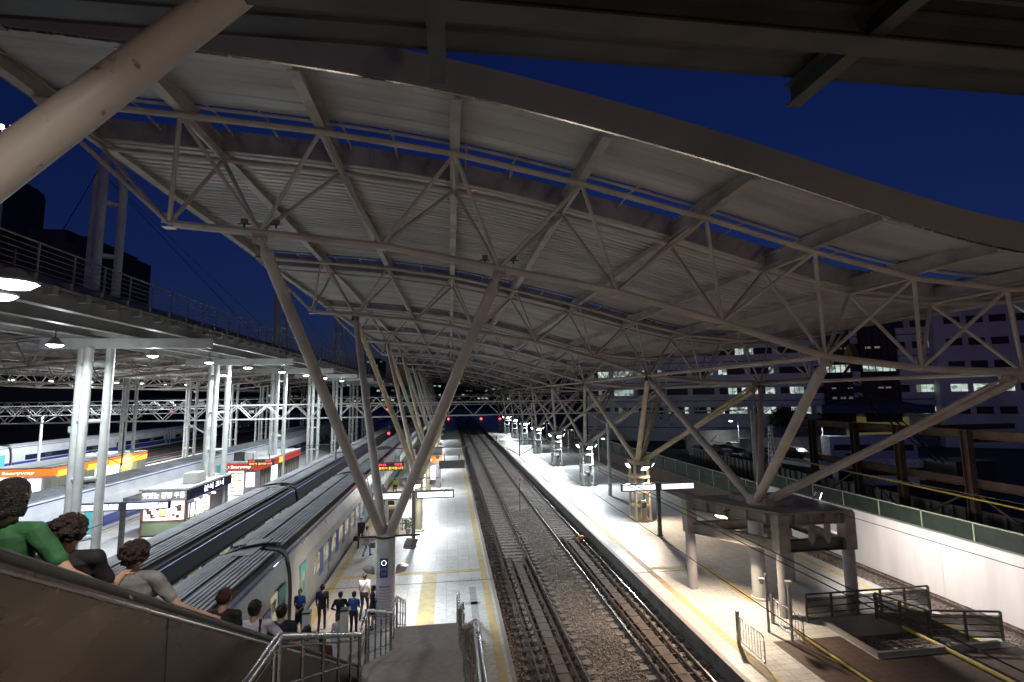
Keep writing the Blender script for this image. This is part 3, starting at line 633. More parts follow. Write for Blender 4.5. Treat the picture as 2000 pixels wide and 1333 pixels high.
for zz in (.15, .35, .55, .75, .95): q.box(-14.34, -14.31, -5, 150, z0 + zz, z0 + zz + .02)
q.build('railing_bars', 'deckbeam', rp)
WC = -18.35
def triple(x, Y, z0, z1, label, group, r=.19, up=None):
    t = thing('column_cluster', label, 'column', (x, Y, z0), group)
    for dx, dy in ((-.64, .1), (0, -.38), (.58, .3)):
        q = MB(); q.tube((x + dx, Y + dy, z0), (x + dx, Y + dy, z1), r, n=14)
        if up: q.poly([(x + dx, Y + dy, 13.4), (x + dx, Y + dy, up - 2.2), (x + dx * .35, Y + dy * .4, up)], r, 14)
        q.build('tube_post', 'white', t, True)
    q = MB(); z = z0 + 2.2
    while z < (up or z1) - .6:
        if z < z1 or z > 13.6:
            q.tube((x - .64, Y + .1, z), (x, Y - .38, z), .1, n=8); q.tube((x + .58, Y + .3, z), (x, Y - .38, z), .1, n=8); q.tube((x - .64, Y + .1, z), (x + .58, Y + .3, z), .1, n=8)
        z += 2.9
    q.build('cross_tube', 'white', t); return t
for k in range(7):
    Y = 27.6 + S * k; up = 22.8 if k % 2 == 0 else None
    triple(WC, Y, 0, 11.75, f'{ORD[k]} white triple-tube column under the elevated deck' + (', rising above it' if up else ''), 'white triple-tube columns of the left platform', r=.20, up=up)
for k in range(1, 8):
    triple(-37.2, 48.3 + S * k, 0, 11.6, f'{ORD[k - 1]} white triple-tube column of the far left row', 'white triple-tube columns of the far left platform', r=.18)
# stay cables of the pylons
for k in (0, 2, 4):
    Y = 27.6 + S * k
    for j, dy in enumerate((-9, 11, 17)):
        q = MB(); q.tube((-18.9, Y, 21.5), (-14.4, Y + dy, 13.5), .02, n=4); tag(q.build('stay_cable', 'black'), f"thin stay cable, {['front', 'middle', 'rear'][j]} one of the {ORD[k // 2]} pylon", 'cable', 'stay cables of the pylons')
BX2 = [-60, -56, -52, -48, -44, -40, -36, -32, -28, -24]; BZ2 = [11.6, 11.2, 10.9, 10.8, 10.8, 10.95, 11.3, 11.7, 12.15, 12.5]
TX2 = [-62, -58, -54, -50, -46, -42, -38, -34, -30, -26, -22]; TZ2 = [14.2, 13.6, 13.2, 13.0, 12.95, 13.0, 13.3, 13.7, 14.1, 14.4, 14.5]
canopy('low dark canopy on white trusses far left above the farther platforms', TX2, TZ2, BX2, BZ2, 27.6, 9, False, 0, None, None, (5,))

def pendant(x, y, z, label, group, energy=0, s=1.0, far=False):
    t = thing('hanging_lamp', label, 'lamp', (x, y, z), group)
    q = MB(); q.lathe((x, y, z), [(.30 * s, 0), (.30 * s, .05), (.16 * s, .2), (.1 * s, .3)], 18); q.build('lamp_shade', 'lampbody', t, True)
    q = MB(); q.lathe((x, y, z), [(.27 * s, -.015), (.2 * s, -.07 * s), (.08, -.10 * s)], 18); q.build('lamp_glass', 'lampfar' if far else 'lamp', t, True)
    q = MB(); q.tube((x, y, z + .3), (x, y, z + .75), .025, n=6); q.build('stem', 'darksteel', t)
    if energy: lamp(t, 'AREA', (x, y, z - .12 * s), energy, (.86, .93, 1), .5 * s, (0, 0, 0), None, .5, 170); lamp(t, 'POINT', (x, y, z - .35 * s), energy * .16, (.9, .96, 1), .15)
for k, (x, y, s) in enumerate(((-9.3, 11.4, 1.5), (-10.7, 12.8, 1.2), (-17.6, 24.0, 1.1), (-16.9, 30.0, .95), (-16.4, 35.5, .95), (-16.2, 41.4, 1.1), (-15.8, 48.3, 1.1), (-15.8, 56, 1.1), (-15.8, 64, 1.1), (-15.8, 74, 1.1))):
    pendant(x, y, 11.55, f'{ORD[k]} round white lamp in the row hanging under the elevated deck', 'lamps under the elevated deck', (120, 70, 380, 420, 420, 420, 420, 420, 420, 500)[k], s)
for k, (x, y) in enumerate(((-49.3, 61.7), (-47.6, 65), (-46.8, 70), (-45.5, 73), (-44.6, 77), (-43.9, 81.5), (-43, 86), (-42.3, 92))):
    pendant(x, y, 11.55, f'{ORD[k]} small white lamp in the far left canopy row', 'lamps under the far left canopy', 0 if k % 2 else 1300, 1.15, True)
q = MB(); q.ibeam((-50.5, 59, 12.4), (-41.5, 96, 12.4), .3, .5); tag(q.build('lamp_beam', 'deckbeam'), 'grey beam above the far left row of lamps', 'beam')

# ------------------------------------------------------------------ overhead line gantries
def gantry(Y, x0, x1, z0, z1, posts, label, step=1.15, dep=.55):
    t = thing('overhead_gantry', label, 'gantry', ((x0 + x1) / 2, Y, z0), 'lattice gantries across the tracks')
    for y in (Y - dep / 2, Y + dep / 2):
        for z in (z0, z1): q = MB(); q.bar((x0, y, z), (x1, y, z), .09, .09); q.build('chord', 'white', t)
    q = MB(); n = int((x1 - x0) / step)
    for y in (Y - dep / 2, Y + dep / 2):
        for i in range(n):
            a = x0 + (x1 - x0) * i / n; b = x0 + (x1 - x0) * (i + 1) / n
            z_a, z_b = (z0, z1) if i % 2 else (z1, z0); q.bar((a, y, z_a), (b, y, z_b), .05, .05)
    for i in range(0, n, 2): a = x0 + (x1 - x0) * i / n; q.bar((a, Y - dep / 2, z1), (a, Y + dep / 2, z1), .04, .04)
    q.build('lattice', 'white', t)
    for px in posts:
        q = MB(); q.tube((px, Y, -.5 if (px > 20 or -13 < px < -6) else 0), (px, Y, z0), .16, .13, 10); q.build('post', 'white', t, True)
        for s in (-1, 1): q = MB(); q.bar((px, Y, z0 - 1.1), (px + s * 1.8, Y, z0 - .02), .08, .08); q.build('brace', 'white', t)
    return t
g1 = gantry(43.15, -52, 28.5, 7.35, 8.5, (14.25, 28.4, -19.9, -37.6), 'nearest white lattice gantry crossing all the tracks')
gantry(85, -75, 34, 7.6, 9.0, (14.3, -13.4, -31.6, 33.8), 'second white lattice gantry farther along the tracks')
gantry(128, -90, 40, 7.7, 9.4, (14.3, -13.4, 39.8), 'third white lattice gantry, small and far away', 2.2)
gantry(70, -75, -33, 7.3, 8.5, (-74, -52), 'white lattice gantry over the far left tracks behind the orange kiosk')
q = MB(); q.tube((6.1, 43.15, 3.7), (6.1, 43.15, 7.4), .06, n=8); q.bar((3.85, 43.15, 5.05), (8.65, 43.15, 5.0), .04, .04); q.bar((6.1, 43.15, 3.8), (3.7, 43.15, 5.0), .04, .04); q.bar((6.1, 43.15, 3.8), (8.6, 43.15, 5.0), .04, .04)
for s in (-1, 1): q.tube((6.1 + s * 2.0, 43.15, 5.0), (6.1 + s * 2.0, 43.15, 5.5), .05, n=6); q.bar((6.1 + s * 2.0, 43.15, 5.5), (6.1 + s * 2.6, 43.15, 4.7), .03, .03)
q.build('drop_post', 'darksteel', g1)
for x in (-11.5, -28):
    q = MB(); q.tube((x + 1.95, 43.15, 3.9), (x + 1.95, 43.15, 7.4), .06, n=8); q.bar((x - .5, 43.15, 5.1), (x + 4.4, 43.15, 5.1), .04, .04); q.bar((x + 1.95, 43.15, 4), (x - .4, 43.15, 5.1), .04, .04); q.bar((x + 1.95, 43.15, 4), (x + 4.3, 43.15, 5.1), .04, .04); q.build('drop_post', 'darksteel', g1)
for i, (x, z, y0, y1) in enumerate(((6.55, 4.5, 3, 140), (6.6, 5.6, 3, 140), (3.7, 4.6, 20, 140), (-7.6, 4.9, 3, 140), (-11.6, 4.9, 3, 140), (21.3, 4.7, 3, 140), (10.6, 3.75, 3, 60), (-25.9, 4.9, 10, 140), (15.9, 4.0, 3, 30))):
    q = MB(); q.tube((x, y0, z), (x, y1, z), .012 if i != 6 else .02, n=4)
    tag(q.build('overhead_wire', 'black'), ['lower contact wire over the right middle track', 'upper catenary wire over the right middle track', 'thin wire over the left middle track', 'thin wire over the near silver train', 'thin wire over the second train', 'thin wire over the track by the white wall', 'dark cable above the edge of the right platform', 'thin wire over the white train', 'dark cable passing by the portal frame'][i], 'wire', 'overhead wires')
for i, (x, Y, z) in enumerate(((-.2, 62, 6.2), (3.9, 62, 6.15), (6.3, 62, 6.1), (-35.5, 84, 7.3), (-44, 84, 7.3), (-7.5, 62, 4.6), (7.6, 118, 3.2), (-10.5, 84, 7.0))):
    t = thing('signal_light', ['red signal light above the far end of the central platform', 'red signal light above the middle of the tracks', 'red signal light above the right platform edge', 'red signal light in the far left gantry', 'red signal light at the left end of the far gantry', 'red signal light low behind the branching columns', 'tiny red signal light far down the tracks', 'red signal light over the trains'][i], 'signal', (x, Y, z), 'red railway signals')
    q = MB(); q.box(x - .16, x + .16, Y, Y + .2, z - .3, z + .3); q.bar((x, Y + .3, z - .3), (x, Y + .3, z + 1.3), .05, .05); q.build('housing', 'black', t)
    q = MB(); q.lathe((x, Y - .04, z), [(.01, -.1), (.1, -.07), (.13, 0), (.1, .07), (.01, .1)], 12); q.build('red_lens', 'red', t, True)
    lamp(t, 'POINT', (x, Y - .4, z), 4, (1, .04, .06), .1)

# ------------------------------------------------------------------ trains
def train(name, label, xr, xl, y_first, n, L_, side, roof='trainroof', kind='silver', zb=-.1, zr=3.0, group='trains', face=1):
    """xr = side of the train that faces the viewer (x), xl the other side"""
    s = 1 if xr > xl else -1; w = abs(xr - xl); t = thing(name, label, 'train', ((xr + xl) / 2, y_first, -.5), group)
    for k in range(n):
        y0 = y_first + k * L_ + .22; y1 = y_first + (k + 1) * L_ - .22
        c = Vector(((xr + xl) / 2, 0, 0)).x; h = w / 2
        prof = [(h - .05, -.35), (h, .1), (h, 1.5), (h - .05, 2.2), (h - .18, 2.85), (h - .30, 3.02), (h - .5, 3.12), (h - 1.0, 3.2), (0, 3.24)]
        P = [(c + x, z) for x, z in prof] + [(c - x, z) for x, z in reversed(prof[:-1])]
        b = MB(); b.yprism(P, y0, y1)
        N = len(P)
        for i in range(N):   # side faces get their own paint by height
            z = (P[i][1] + P[(i + 1) % N][1]) / 2
            b.mi[2 + i] = 1 if z > 2.95 else 2 if (kind == 'dark' and z > 2.2) else 0
        body = b.build('car_body', [side, roof, 'traindark'], t, False)
        # roof ribs
        r = MB(); m_ = 13
        for i in range(m_):
            x = -h + .55 + (2 * h - 1.1) * i / (m_ - 1)
            if abs(x) < .12: continue
            zz = 3.12 + .12 * (1 - (abs(x) / (h - .3)) ** 2)
            r.box(c + x - .055, c + x + .055, y0 + .25, y1 - .25, zz - .02, zz + .05)
        for yy in (y0 + L_ * .25, y0 + L_ * .5, y0 + L_ * .74):
            r.box(c - h + .5, c + h - .5, yy, yy + .05, 3.1, 3.2)
        r.build('roof_ribs', 'trainrib' if roof == 'trainroof' else roof, body)
        # gutter edge
        for sg in (-1, 1):
            g = MB(); g.box(c + sg * (h - .2) - .03, c + sg * (h - .2) + .03, y0, y1, 2.86, 2.93); g.build('roof_edge_line', 'trainblue' if kind != 'silver' or sg == -s else 'trainblue', body)
        X = xr + s * .006
        def sideq(ya, yb, za, zb_, nm, mt, off=0.0, par=body):
            g = MB(); x0 = xr - s * .03; x1 = xr + s * (.008 + off); g.box(min(x0, x1), max(x0, x1), ya, yb, za, zb_); return g.build(nm, mt, par)
        if kind == 'silver':
            sideq(y0 + .1, y1 - .1, -.2, .35, 'skirt_stripe', 'trainwhite', .002)
            nw = 8; yy = y0 + 3.1; ww = (y1 - y0 - 5.0) / nw
            for i in range(nw):
                dark = (i + k) % 2 == 0
                sideq(yy + i * ww + .02, yy + (i + 1) * ww - ww * (.40 if k < 2 else .12), .98, 1.72, 'window', 'winlit' if k < 2 else 'winpale', .004)
                if k > 1: continue
                sideq(yy + (i + 1) * ww - ww * .40, yy + (i + 1) * ww + .02, .62, 1.8, 'window_panel', 'trainblue', .002)
            for ya in (y0 + 1.0, y1 - 1.75):
                if k == 0 and ya > y0 + 5:
                    dd = sideq(ya - .1, ya + .95, .02, 2.1, 'door_opening', 'winlit', .003); sideq(ya + .5, ya + 1.25, 0, 2.15, 'door', 'teal', .05, dd)
                else:
                    dd = sideq(ya, ya + .85, .02, 2.08, 'door', 'teal', .006); sideq(ya + .2, ya + .62, 1.0, 1.7, 'door_window', 'winlit', .012, dd)
        elif kind == 'pale':
            sideq(y0, y1, .2, .95, 'blue_band', 'trainblue', .002); nw = 9; ww = (y1 - y0 - 4) / nw
            sideq(y0 + 2, y1 - 2, 1.05, 1.75, 'window_band', 'winblue', .003)
            for i in range(nw): 
                if (i * 5 + k) % 3 == 0: sideq(y0 + 2 + i * ww + .2, y0 + 2 + (i + 1) * ww - .2, 1.15, 1.65, 'window', 'windim', .006)
            dd = sideq(y1 - 1.5, y1 - .7, .1, 2.1, 'door', mat('door_cyan', (.12, .55, .55), .4) if 'dc' not in M else M['dc'], .006)
            sideq(y0 + .1, y1 - .1, -.33, -.05, 'underframe', 'black', .01)
        else:
            sideq(y0, y1, 2.0, 2.9 - .05, 'upper_panel', 'traindark', -.05) if False else None
            nw = 11; ww = (y1 - y0 - 3.6) / nw; sideq(y0 + 1.6, y1 - 1.6, 1.45, 2.3, 'window_band', 'winblue', .002)
            for i in range(nw):
                g = sideq(y0 + 1.8 + i * ww + .12, y0 + 1.8 + (i + 1) * ww - .2, 1.55, 2.22, 'window', 'winlit' if (i + k) % 4 else 'windim', .012)
        # bogies / underframe
        g = MB(); g.box(c - h + .25, c + h - .25, y0 + .3, y1 - .3, -.52, -.3); g.build('underframe', 'black', body)
        if k < n - 1 or True:
            g = MB(); Pb = [(c + (x - c) * .93, z - .08 if z > 0 else z) for x, z in P]; g.yprism(Pb, y1 - .02, y1 + .46); g.build('gangway_bellows', 'bellows', t)
            g = MB(); g.box(c - .35, c + .35, y1 - .9, y1 + 1.3, 3.18, 3.3); g.poly([(c - .9, y1 - .5, 3.18), (c - .3, y1, 3.34), (c + .3, y1 + .4, 3.34), (c + .9, y1 + .9, 3.18)], .05, 6); g.build('roof_coupling', 'black', t)
    return t
M['kroof2'] = mat('pale_train_roof', (.25, .26, .28), .7, 0, .3, 1.2)
M['dc'] = mat('door_cyan', (.12, .50, .52), .4); M['lil'] = mat('lilac_pipe', (.30, .285, .295), .5, 0, .15, 2)
train('passenger_train', 'silver train with dark grey ribbed roof standing at the central platform', -6.17, -9.05, 20.75 - 18.7 * 1, 9, 18.7, 'trainwhite', kind='silver')
train('passenger_train', 'dark-sided train with grey ribbed roof between the silver train and the left platform', -10.15, -13.1, 35.1 - 18.7 * 2, 9, 18.7, 'traindark', kind='dark')
train('passenger_train', 'white train with blue band beside the food kiosk', -24.35, -27.3, 38.6 - 18.7 * 1, 9, 18.7, 'trainpale', roof='kroof2', kind='pale')
train('passenger_train', 'farthest white train with blue window band at the left edge of the picture', -58.6, -61.5, 37, 9, 18.7, 'trainpale', roof='kroof', kind='pale')
train('passenger_train', 'far white train beyond the trusses on the left', -30.2, -33.1 + 1.3, 92, 5, 18.7, 'trainpale', roof='kroof', kind='pale')

# ------------------------------------------------------------------ signs on posts
def bigsign(xc, Y, label, half=2.45, tilt=0.0, words=('서울역 Seoul', '타는곳 Platform')):
    t = thing('station_sign', label, 'sign', (xc, Y, 0), 'white lit station signs on posts')
    q = MB(); q.box(xc - .11, xc + .11, Y - .09, Y + .09, 0, 3.3); q.lathe((xc, Y, 0), [(.2, 0), (.2, .05)], 12); q.build('post', 'darksteel', t)
    for s in (-1, 1):
        a, b = sorted((xc + s * .14, xc + s * half)); q = MB(); q.box(a, b, Y - .1, Y + .1, 2.82, 3.28); f = q.build('sign_frame', 'signblue', t)
        q = MB(); q.box(a + .08, b - .08, Y - .115, Y - .101, 2.89, 3.2); q.build('sign_face', 'signface', f)
        text(words[0 if s < 0 else 1], .26, ((a + b) / 2 - .35, Y - .12, 3.04), (1, 0, 0), (0, 0, 1), 'sign_text', 'signgrey', f, fit=1.2)
        q = MB(); xx = (a + b) / 2 + .55; q.box(xx, xx + .05, Y - .119, Y - .116, 3.0, 3.2); q.box(xx + .25, xx + .3, Y - .119, Y - .116, 3.06, 3.2); q.build('sign_mark', 'signtext', f)
    return t
bigsign(-2.2, 31.0, 'white lit station sign on a dark post beside the branching column, central platform')
bigsign(13.3, 30.6, 'white lit station sign on a post before the cream lattice pillar, right platform')
bigsign(-18.45, 31.0, 'white lit station sign on a dark post in front of the food kiosk, left platform')
def ledsign(x0, x1, Y, z, label, lit, post=None):
    t = thing('display_board', label, 'display board', ((x0 + x1) / 2, Y, z), 'hanging display boards')
    q = MB(); q.box(x0, x1, Y - .12, Y + .12, z, z + .55); b = q.build('board_case', 'darksteel', t)
    q = MB()
    for x in (x0 + .4, x1 - .4): q.tube((x, Y, z + .55), (x, Y, z + 1.0), .04, n=6)
    q.build('hanger', 'darksteel', t)
    if lit:
        text('09:25', .2, (x0 + .35, Y - .125, z + .4), (1, 0, 0), (0, 0, 1), 'led_text', 'ledred', b, fit=.5)
        text('부산행', .2, (x1 - .45, Y - .125, z + .4), (1, 0, 0), (0, 0, 1), 'led_text', 'ledred', b, fit=.5)
        text('열차가 들어옵니다', .2, ((x0 + x1) / 2, Y - .125, z + .15), (1, 0, 0), (0, 0, 1), 'led_text', 'ledamber', b, fit=(x1 - x0) * .9)
    return t
q = MB(); q.bar((-5.4, 36, 5.35), (1.4, 36, 5.35), .08, .08); bar0 = tag(q.build('support_bar', 'darksteel'), 'dark horizontal bar carrying the display boards of the central platform', 'beam')
ledsign(-5.1, -3.2, 36, 3.85, 'lit red and amber display board above the central platform by the train', True)
ledsign(-.8, 1.05, 36, 3.85, 'unlit dark display board above the central platform by the track', False)
q = MB(); q.bar((9.8, 50.2, 5.3), (17.2, 50.2, 5.3), .08, .08); tag(q.build('support_bar', 'darksteel'), 'dark horizontal bar carrying the display board of the right platform', 'beam')
ledsign(12.3, 14.6, 50.2, 3.9, 'unlit dark display board before the second lattice pillar, right platform', False)
ledsign(-18.2, -16.0, 47.6, 3.0, 'small lit red and amber display board in front of the red-signed shop', True)
# diamond marker, orange box
t = thing('track_marker', 'white diamond marker on a thin pole between the tracks', 'sign', (5.8, 41.3, -.6))
q = MB(); q.tube((5.8, 41.3, -.6), (5.8, 41.3, 2.1), .035, n=8); q.build('pole', 'darksteel', t)
q = MB(); q.yprism([(5.8, 1.7), (6.08, 1.98), (5.8, 2.26), (5.52, 1.98)], 41.2, 41.24); pl = q.build('plate', 'white', t); q = MB(); q.yprism([(5.8, 1.83), (5.95, 1.98), (5.8, 2.13), (5.65, 1.98)], 41.185, 41.198); q.build('inner_diamond', 'redsign', pl)
t = thing('trackside_box', 'small orange box beside the rail of the right middle track', 'box', (8.45, 31.9, -.6)); q = MB(); q.box(8.33, 8.6, 31.8, 32.0, -.6, -.15); q.box(8.3, 8.63, 31.77, 32.03, -.15, -.12); q.build('case', mat('orange_box', (.6, .2, .05), .6), t); q = MB(); q.box(8.4, 8.53, 31.77, 31.795, -.5, -.3); q.build('hatch', 'darksteel', t)

# ------------------------------------------------------------------ kiosks
def kiosk1():
    x0, x1, y0, y1, h = -20.4, -17.6, 36.1, 42.6, 3.0
    t = thing('food_kiosk', 'small food kiosk with green base panel, lit white sign and menu pictures, left platform', 'kiosk', ((x0 + x1) / 2, (y0 + y1) / 2, 0))
    q = MB(); q.box(x0 + .1, x1 - .1, y0 + .1, y1 - .1, 0, h - .15); q.build('wall', 'wine', t)
    q = MB(); q.box(x0 - .15, x1 + .15, y0 - .15, y1 + .15, h, h + .12); rf = q.build('roof', 'kroof', t)
    q = MB(); q.box(x1 - 1.1, x1 - .2, y0 + 1.6, y0 + 2.9, h + .15, h + .85); 
    for i in range(9): q.box(x1 - .2, x1 - .17, y0 + 1.68 + i * .13, y0 + 1.74 + i * .13, h + .2, h + .8)
    q.build('aircon_unit', 'ac', rf)
    q = MB(); q.box(x0, x1, y0 - .02, y0 + .1, .12, .98); q.build('base_panel', 'olive', t)
    q = MB(); q.box(x1 - .1, x1 + .02, y0, y0 + 3.4, .12, .98); q.build('base_panel', 'olive', t)
    q = MB()
    for x in (x0, x1 - .1): q.box(x, x + .12, y0 - .05, y0 + .08, 0, h)
    q.box(x0, x1, y0 - .05, y0 + .05, .98, 1.06); q.build('frame', 'wood', t)
    q = MB(); q.box(x0 + .14, x1 - .12, y0 + .04, y0 + .095, 1.06, 2.3); wn_ = q.build('menu_window', 'poster', t)
    q = MB(); rnd = random.Random(4); 
    for i in range(16):
        x = x0 + .2 + rnd.random() * 2.2; z = 1.1 + rnd.random() * .9; q.box(x, x + .1 + .2 * rnd.random(), y0 + .025, y0 + .038, z, z + .08 + .2 * rnd.random())
    q.build('menu_picture', 'brn', wn_)
    q = MB(); q.box(x0 + 1.15, x0 + 1.5, y0 + .01, y0 + .024, 1.35, 1.85); q.build('menu_picture', 'yelv', wn_)
    q = MB(); q.box(x0, x1, y0 - .1, y0, 2.38, 2.96); sg = q.build('sign_board', 'ac', t); text('맛있는 김밥 우동', .42, ((x0 + x1) / 2, y0 - .11, 2.67), (1, 0, 0), (0, 0, 1), 'sign_text', 'signwhite', sg, fit=2.6)
    q = MB(); q.box(x1, x1 + .1, y0, y1, 2.3, 2.98); sg = q.build('sign_board', 'winblue', t); text('분식 코너', .5, (x1 + .11, y0 + 3.6, 2.65), (0, 1, 0), (0, 0, 1), 'sign_text', 'signwhite', sg, fit=3.0)
    q = MB(); q.box(x1 - .1, x1 - .02, y0 + .5, y0 + 3.3, 1.06, 2.0); w2 = q.build('side_window', 'shop', t); q = MB()
    for i in range(5): q.box(x1 - .02, x1 + .03, y0 + .45 + i * .7, y0 + .52 + i * .7, 1.0, 2.05)
    q.box(x1 - .02, x1 + .03, y0 + .45, y0 + 3.3, 2.0, 2.06); q.build('mullion', 'wood', w2)
    q = MB()
    for i in range(24): q.box(x1 - .1, x1 - .075, y0 + 3.4, y1, .1 + i * .12, .17 + i * .12)
    q.build('slat_cladding', 'wine', t)
    for i in range(3):
        y = y0 + .9 + i * 1.2; q = MB(); q.box(x1 + .05, x1 + .3, y, y + .12, 2.12, 2.22); q.build('spot_lamp', 'lampfar', t)
    lamp(t, 'AREA', (x1 + .5, y0 + 2, 2.15), 40, (.95, .95, 1), .5, (0, 0, 0)); lamp(t, 'AREA', ((x0 + x1) / 2, y0 - .6, 2.3), 30, (.95, .95, 1), .5, (0, 0, 0))
kiosk1()
def shop(x0, x1, y0, y1, label, word, mt, lit, h=3.0, reddish=True, acs=True):
    t = thing('convenience_shop', label, 'shop', ((x0 + x1) / 2, (y0 + y1) / 2, 0), 'platform shops')
    q = MB(); q.box(x0 + .05, x1 - .05, y0 + .05, y1, 0, h - .1); q.build('wall', 'wallgrey' if not reddish else 'wine', t)
    q = MB(); q.box(x0 - .1, x1 + .1, y0 - .1, y1 + .1, h, h + .12); rf = q.build('roof', 'kroof', t)
    if acs:
        for i in range(2): q = MB(); q.box(x0 + .6 + i * 1.0, x0 + 1.4 + i * 1.0, y0 + .8, y0 + 1.6, h + .14, h + .9); q.build('aircon_unit', 'ac' if i else 'darksteel', rf)
    q = MB(); q.box(x0, x1, y0 - .12, y0, h - .62, h - .02); sg = q.build('sign_band', mt, t)
    text(word, .34, (x0 + (x1 - x0) * .48, y0 - .13, h - .33), (1, 0, 0), (0, 0, 1), 'sign_text', 'signwhite', sg, fit=(x1 - x0) * .52)
    q = MB()
    for i in range(12):
        a = math.pi * (.2 + 1.6 * i / 12) + 1.6; a2 = math.pi * (.2 + 1.6 * (i + 1) / 12) + 1.6; cx = x0 + (x1 - x0) * .13
        q.bar((cx + .14 * math.cos(a), y0 - .13, h - .33 + .14 * math.sin(a)), (cx + .14 * math.cos(a2), y0 - .13, h - .33 + .14 * math.sin(a2)), .04, .01)
    q.build('sign_symbol', 'signwhite', sg)
    q = MB(); q.box(x1, x1 + .12, y0 - .12, y1, h - .62, h - .02); q.build('sign_band', mt, t)
    q = MB(); q.box(x0 + .5, x0 + (x1 - x0) * .55, y0 - .02, y0 + .06, .1, h - .72); dr = q.build('entrance', 'shop', t)
    q = MB(); rnd = random.Random(9)
    for i in range(30): 
        x = x0 + .55 + rnd.random() * ((x1 - x0) * .55 - .8); z = .4 + rnd.randrange(6) * .32; q.box(x, x + .18, y0 - .035, y0 - .022, z, z + .14)
    q.build('shelf_goods', 'orange' if reddish else 'jean', dr)
    q = MB(); q.box(x0 + (x1 - x0) * .62, x0 + (x1 - x0) * .84, y0 - .04, y0 + .06, .8, 2.1); q.build('poster', 'signface', t)
    n = int((y1 - y0) / .9)
    for i in range(n):
        y = y0 + i * (y1 - y0) / n; q = MB(); q.box(x1 - .04, x1 + .03, y + .08, y + (y1 - y0) / n - .12, .15, h - .72); q.build('window', 'shop' if i in lit else 'windim' if reddish else 'offdim', t)
    lamp(t, 'AREA', (x0 + (x1 - x0) * .35, y0 - .6, 2.2), 60, (.9, 1, .98), .5, (R(-40), 0, 0)); return t
k2 = shop(-21.2, -17.8, 49.6, 61.5, 'shop with red sign band and glass walls on the left platform behind the food kiosk', 'Storyway', 'redsign', (3, 4))
q = MB(); q.box(-17.77, -17.66, 54.2, 55.2, 2.4, 2.95); q.build('sign_light', 'orangeb', k2)
k3 = shop(-41.0, -36.0, 50.0, 64.0, 'shop with glowing orange sign band on the far left platform', 'Storyway', 'orange', (6, 7, 8, 9), reddish=False, acs=False)
for a, b in ((50.6, 52.8), (54.4, 55.6), (57.4, 63.8)): q = MB(); q.box(-35.97, -35.82, a, b, 2.2, 2.75); q.build('sign_light', 'orangeb', k3)
lamp(k3, 'AREA', (-35.4, 60.5, 2.5), 90, (1, .55, .15), 1.0, (0, R(60), 0))
k4 = shop(-4.1, -.95, 50.2, 56.5, 'shop with orange sign band in the middle of the central platform', 'Storyway', 'orange', (1, 2), h=3.1, reddish=True)
t = thing('vending_machine', 'beige vending machine beside the second branching column', 'vending machine', (-3.6, 33.9, 0))
q = MB(); q.box(-4.05, -3.3, 33.5, 34.1, 0, 1.85); q.build('cabinet', 'yellowcol', t); q = MB(); q.box(-3.98, -3.4, 33.47, 33.499, 1.0, 1.7); q.build('front_panel', 'maroon', t)
t = thing('notice_board', 'white standing notice board beside the second branching column', 'notice board', (-2.9, 34.9, 0))
q = MB(); q.box(-3.25, -2.55, 34.85, 34.93, .8, 1.9); q.build('panel', 'poster', t); q = MB(); q.box(-3.25, -3.2, 34.85, 34.93, 0, .8); q.box(-2.6, -2.55, 34.85, 34.93, 0, .8); q.build('leg', 'darksteel', t)
t = thing('potted_plant', 'small leafy plant in a pot at the foot of the second branching column', 'plant', (-2.55, 34.0, 0)); q = MB(); q.lathe((-2.75, 34.0, 0), [(.15, 0), (.22, .35), (.2, .36)], 12); q.build('pot', 'greyt', t)
rnd = random.Random(2); q = MB()
for i in range(70):
    c = Vector((-2.75 + rnd.gauss(0, .16), 34 + rnd.gauss(0, .16), .6 + rnd.gauss(0, .16))); a = Vector((rnd.random() - .5, rnd.random() - .5, rnd.random() - .5)).normalized() * .12; b = a.orthogonal().normalized() * .05; q.add([c - a, c + b, c + a, c - b], [(0, 1, 2, 3)])
q.build('foliage', 'leaf', t)
# monitors on the left deck column
t = thing('monitor', 'pair of glowing lilac screens on the nearest white column', 'screen', (-19.6, 27.0, 1.6))
for x in (-20.7, -19.1): q = MB(); q.box(x, x + 1.0, 26.75, 26.9, 1.5, 2.2); f = q.build('screen_case', 'darksteel', t); q = MB(); q.box(x + .05, x + .95, 26.73, 26.749, 1.55, 2.15); q.build('screen_face', mat('screen_glow', (.8, .8, 1), .4, emit=(.72, .68, 1), es=1.6), f)

# ------------------------------------------------------------------ stair with landings and stainless railings
XL, XR = -1.74, .28
prof = [(2.0, 5.55), (5.5, 5.55)]
def flight(y0, z0, y1, z1, n):
    out = []
    for i in range(n):
        y = y0 + (y1 - y0) * i / n; z = z0 + (z1 - z0) * (i + 1) / n; out += [(y + .001, z), (y0 + (y1 - y0) * (i + 1) / n, z)]
    return out
prof += flight(5.5, 5.55, 10.25, 3.5, 14) + [(11.05, 3.5)] + flight(11.05, 3.5, 15.7, 1.5, 14) + [(17.2, 1.5)] + flight(17.2, 1.5, 20.4, 0.004, 10)
st = thing('staircase', 'grey stone staircase with landings leading down to the central platform', 'stairs', (-.7, 20.4, 0))
q = MB(); q.xprism([(20.4, -.02)] + [(2.0, -.02)] + prof[:-1] + [(20.4, .005)], XL - .06, XR + .1); q.build('steps', 'stone', st)
railpts = [(3.2, 6.6), (5.54, 6.57), (10.25, 4.44), (11.05, 4.55), (15.73, 2.56), (17.16, 2.46), (20.5, 1.0)]
def zrail(y, P):
    for a, b in zip(P, P[1:]):
        if a[0] <= y <= b[0]: return a[1] + (b[1] - a[1]) * (y - a[0]) / (b[0] - a[0])
    return P[-1][1]
def zfloor(y):
    for a, b in zip(prof, prof[1:]):
        if a[0] <= y <= b[0] + 1e-6: return a[1]
    return 0
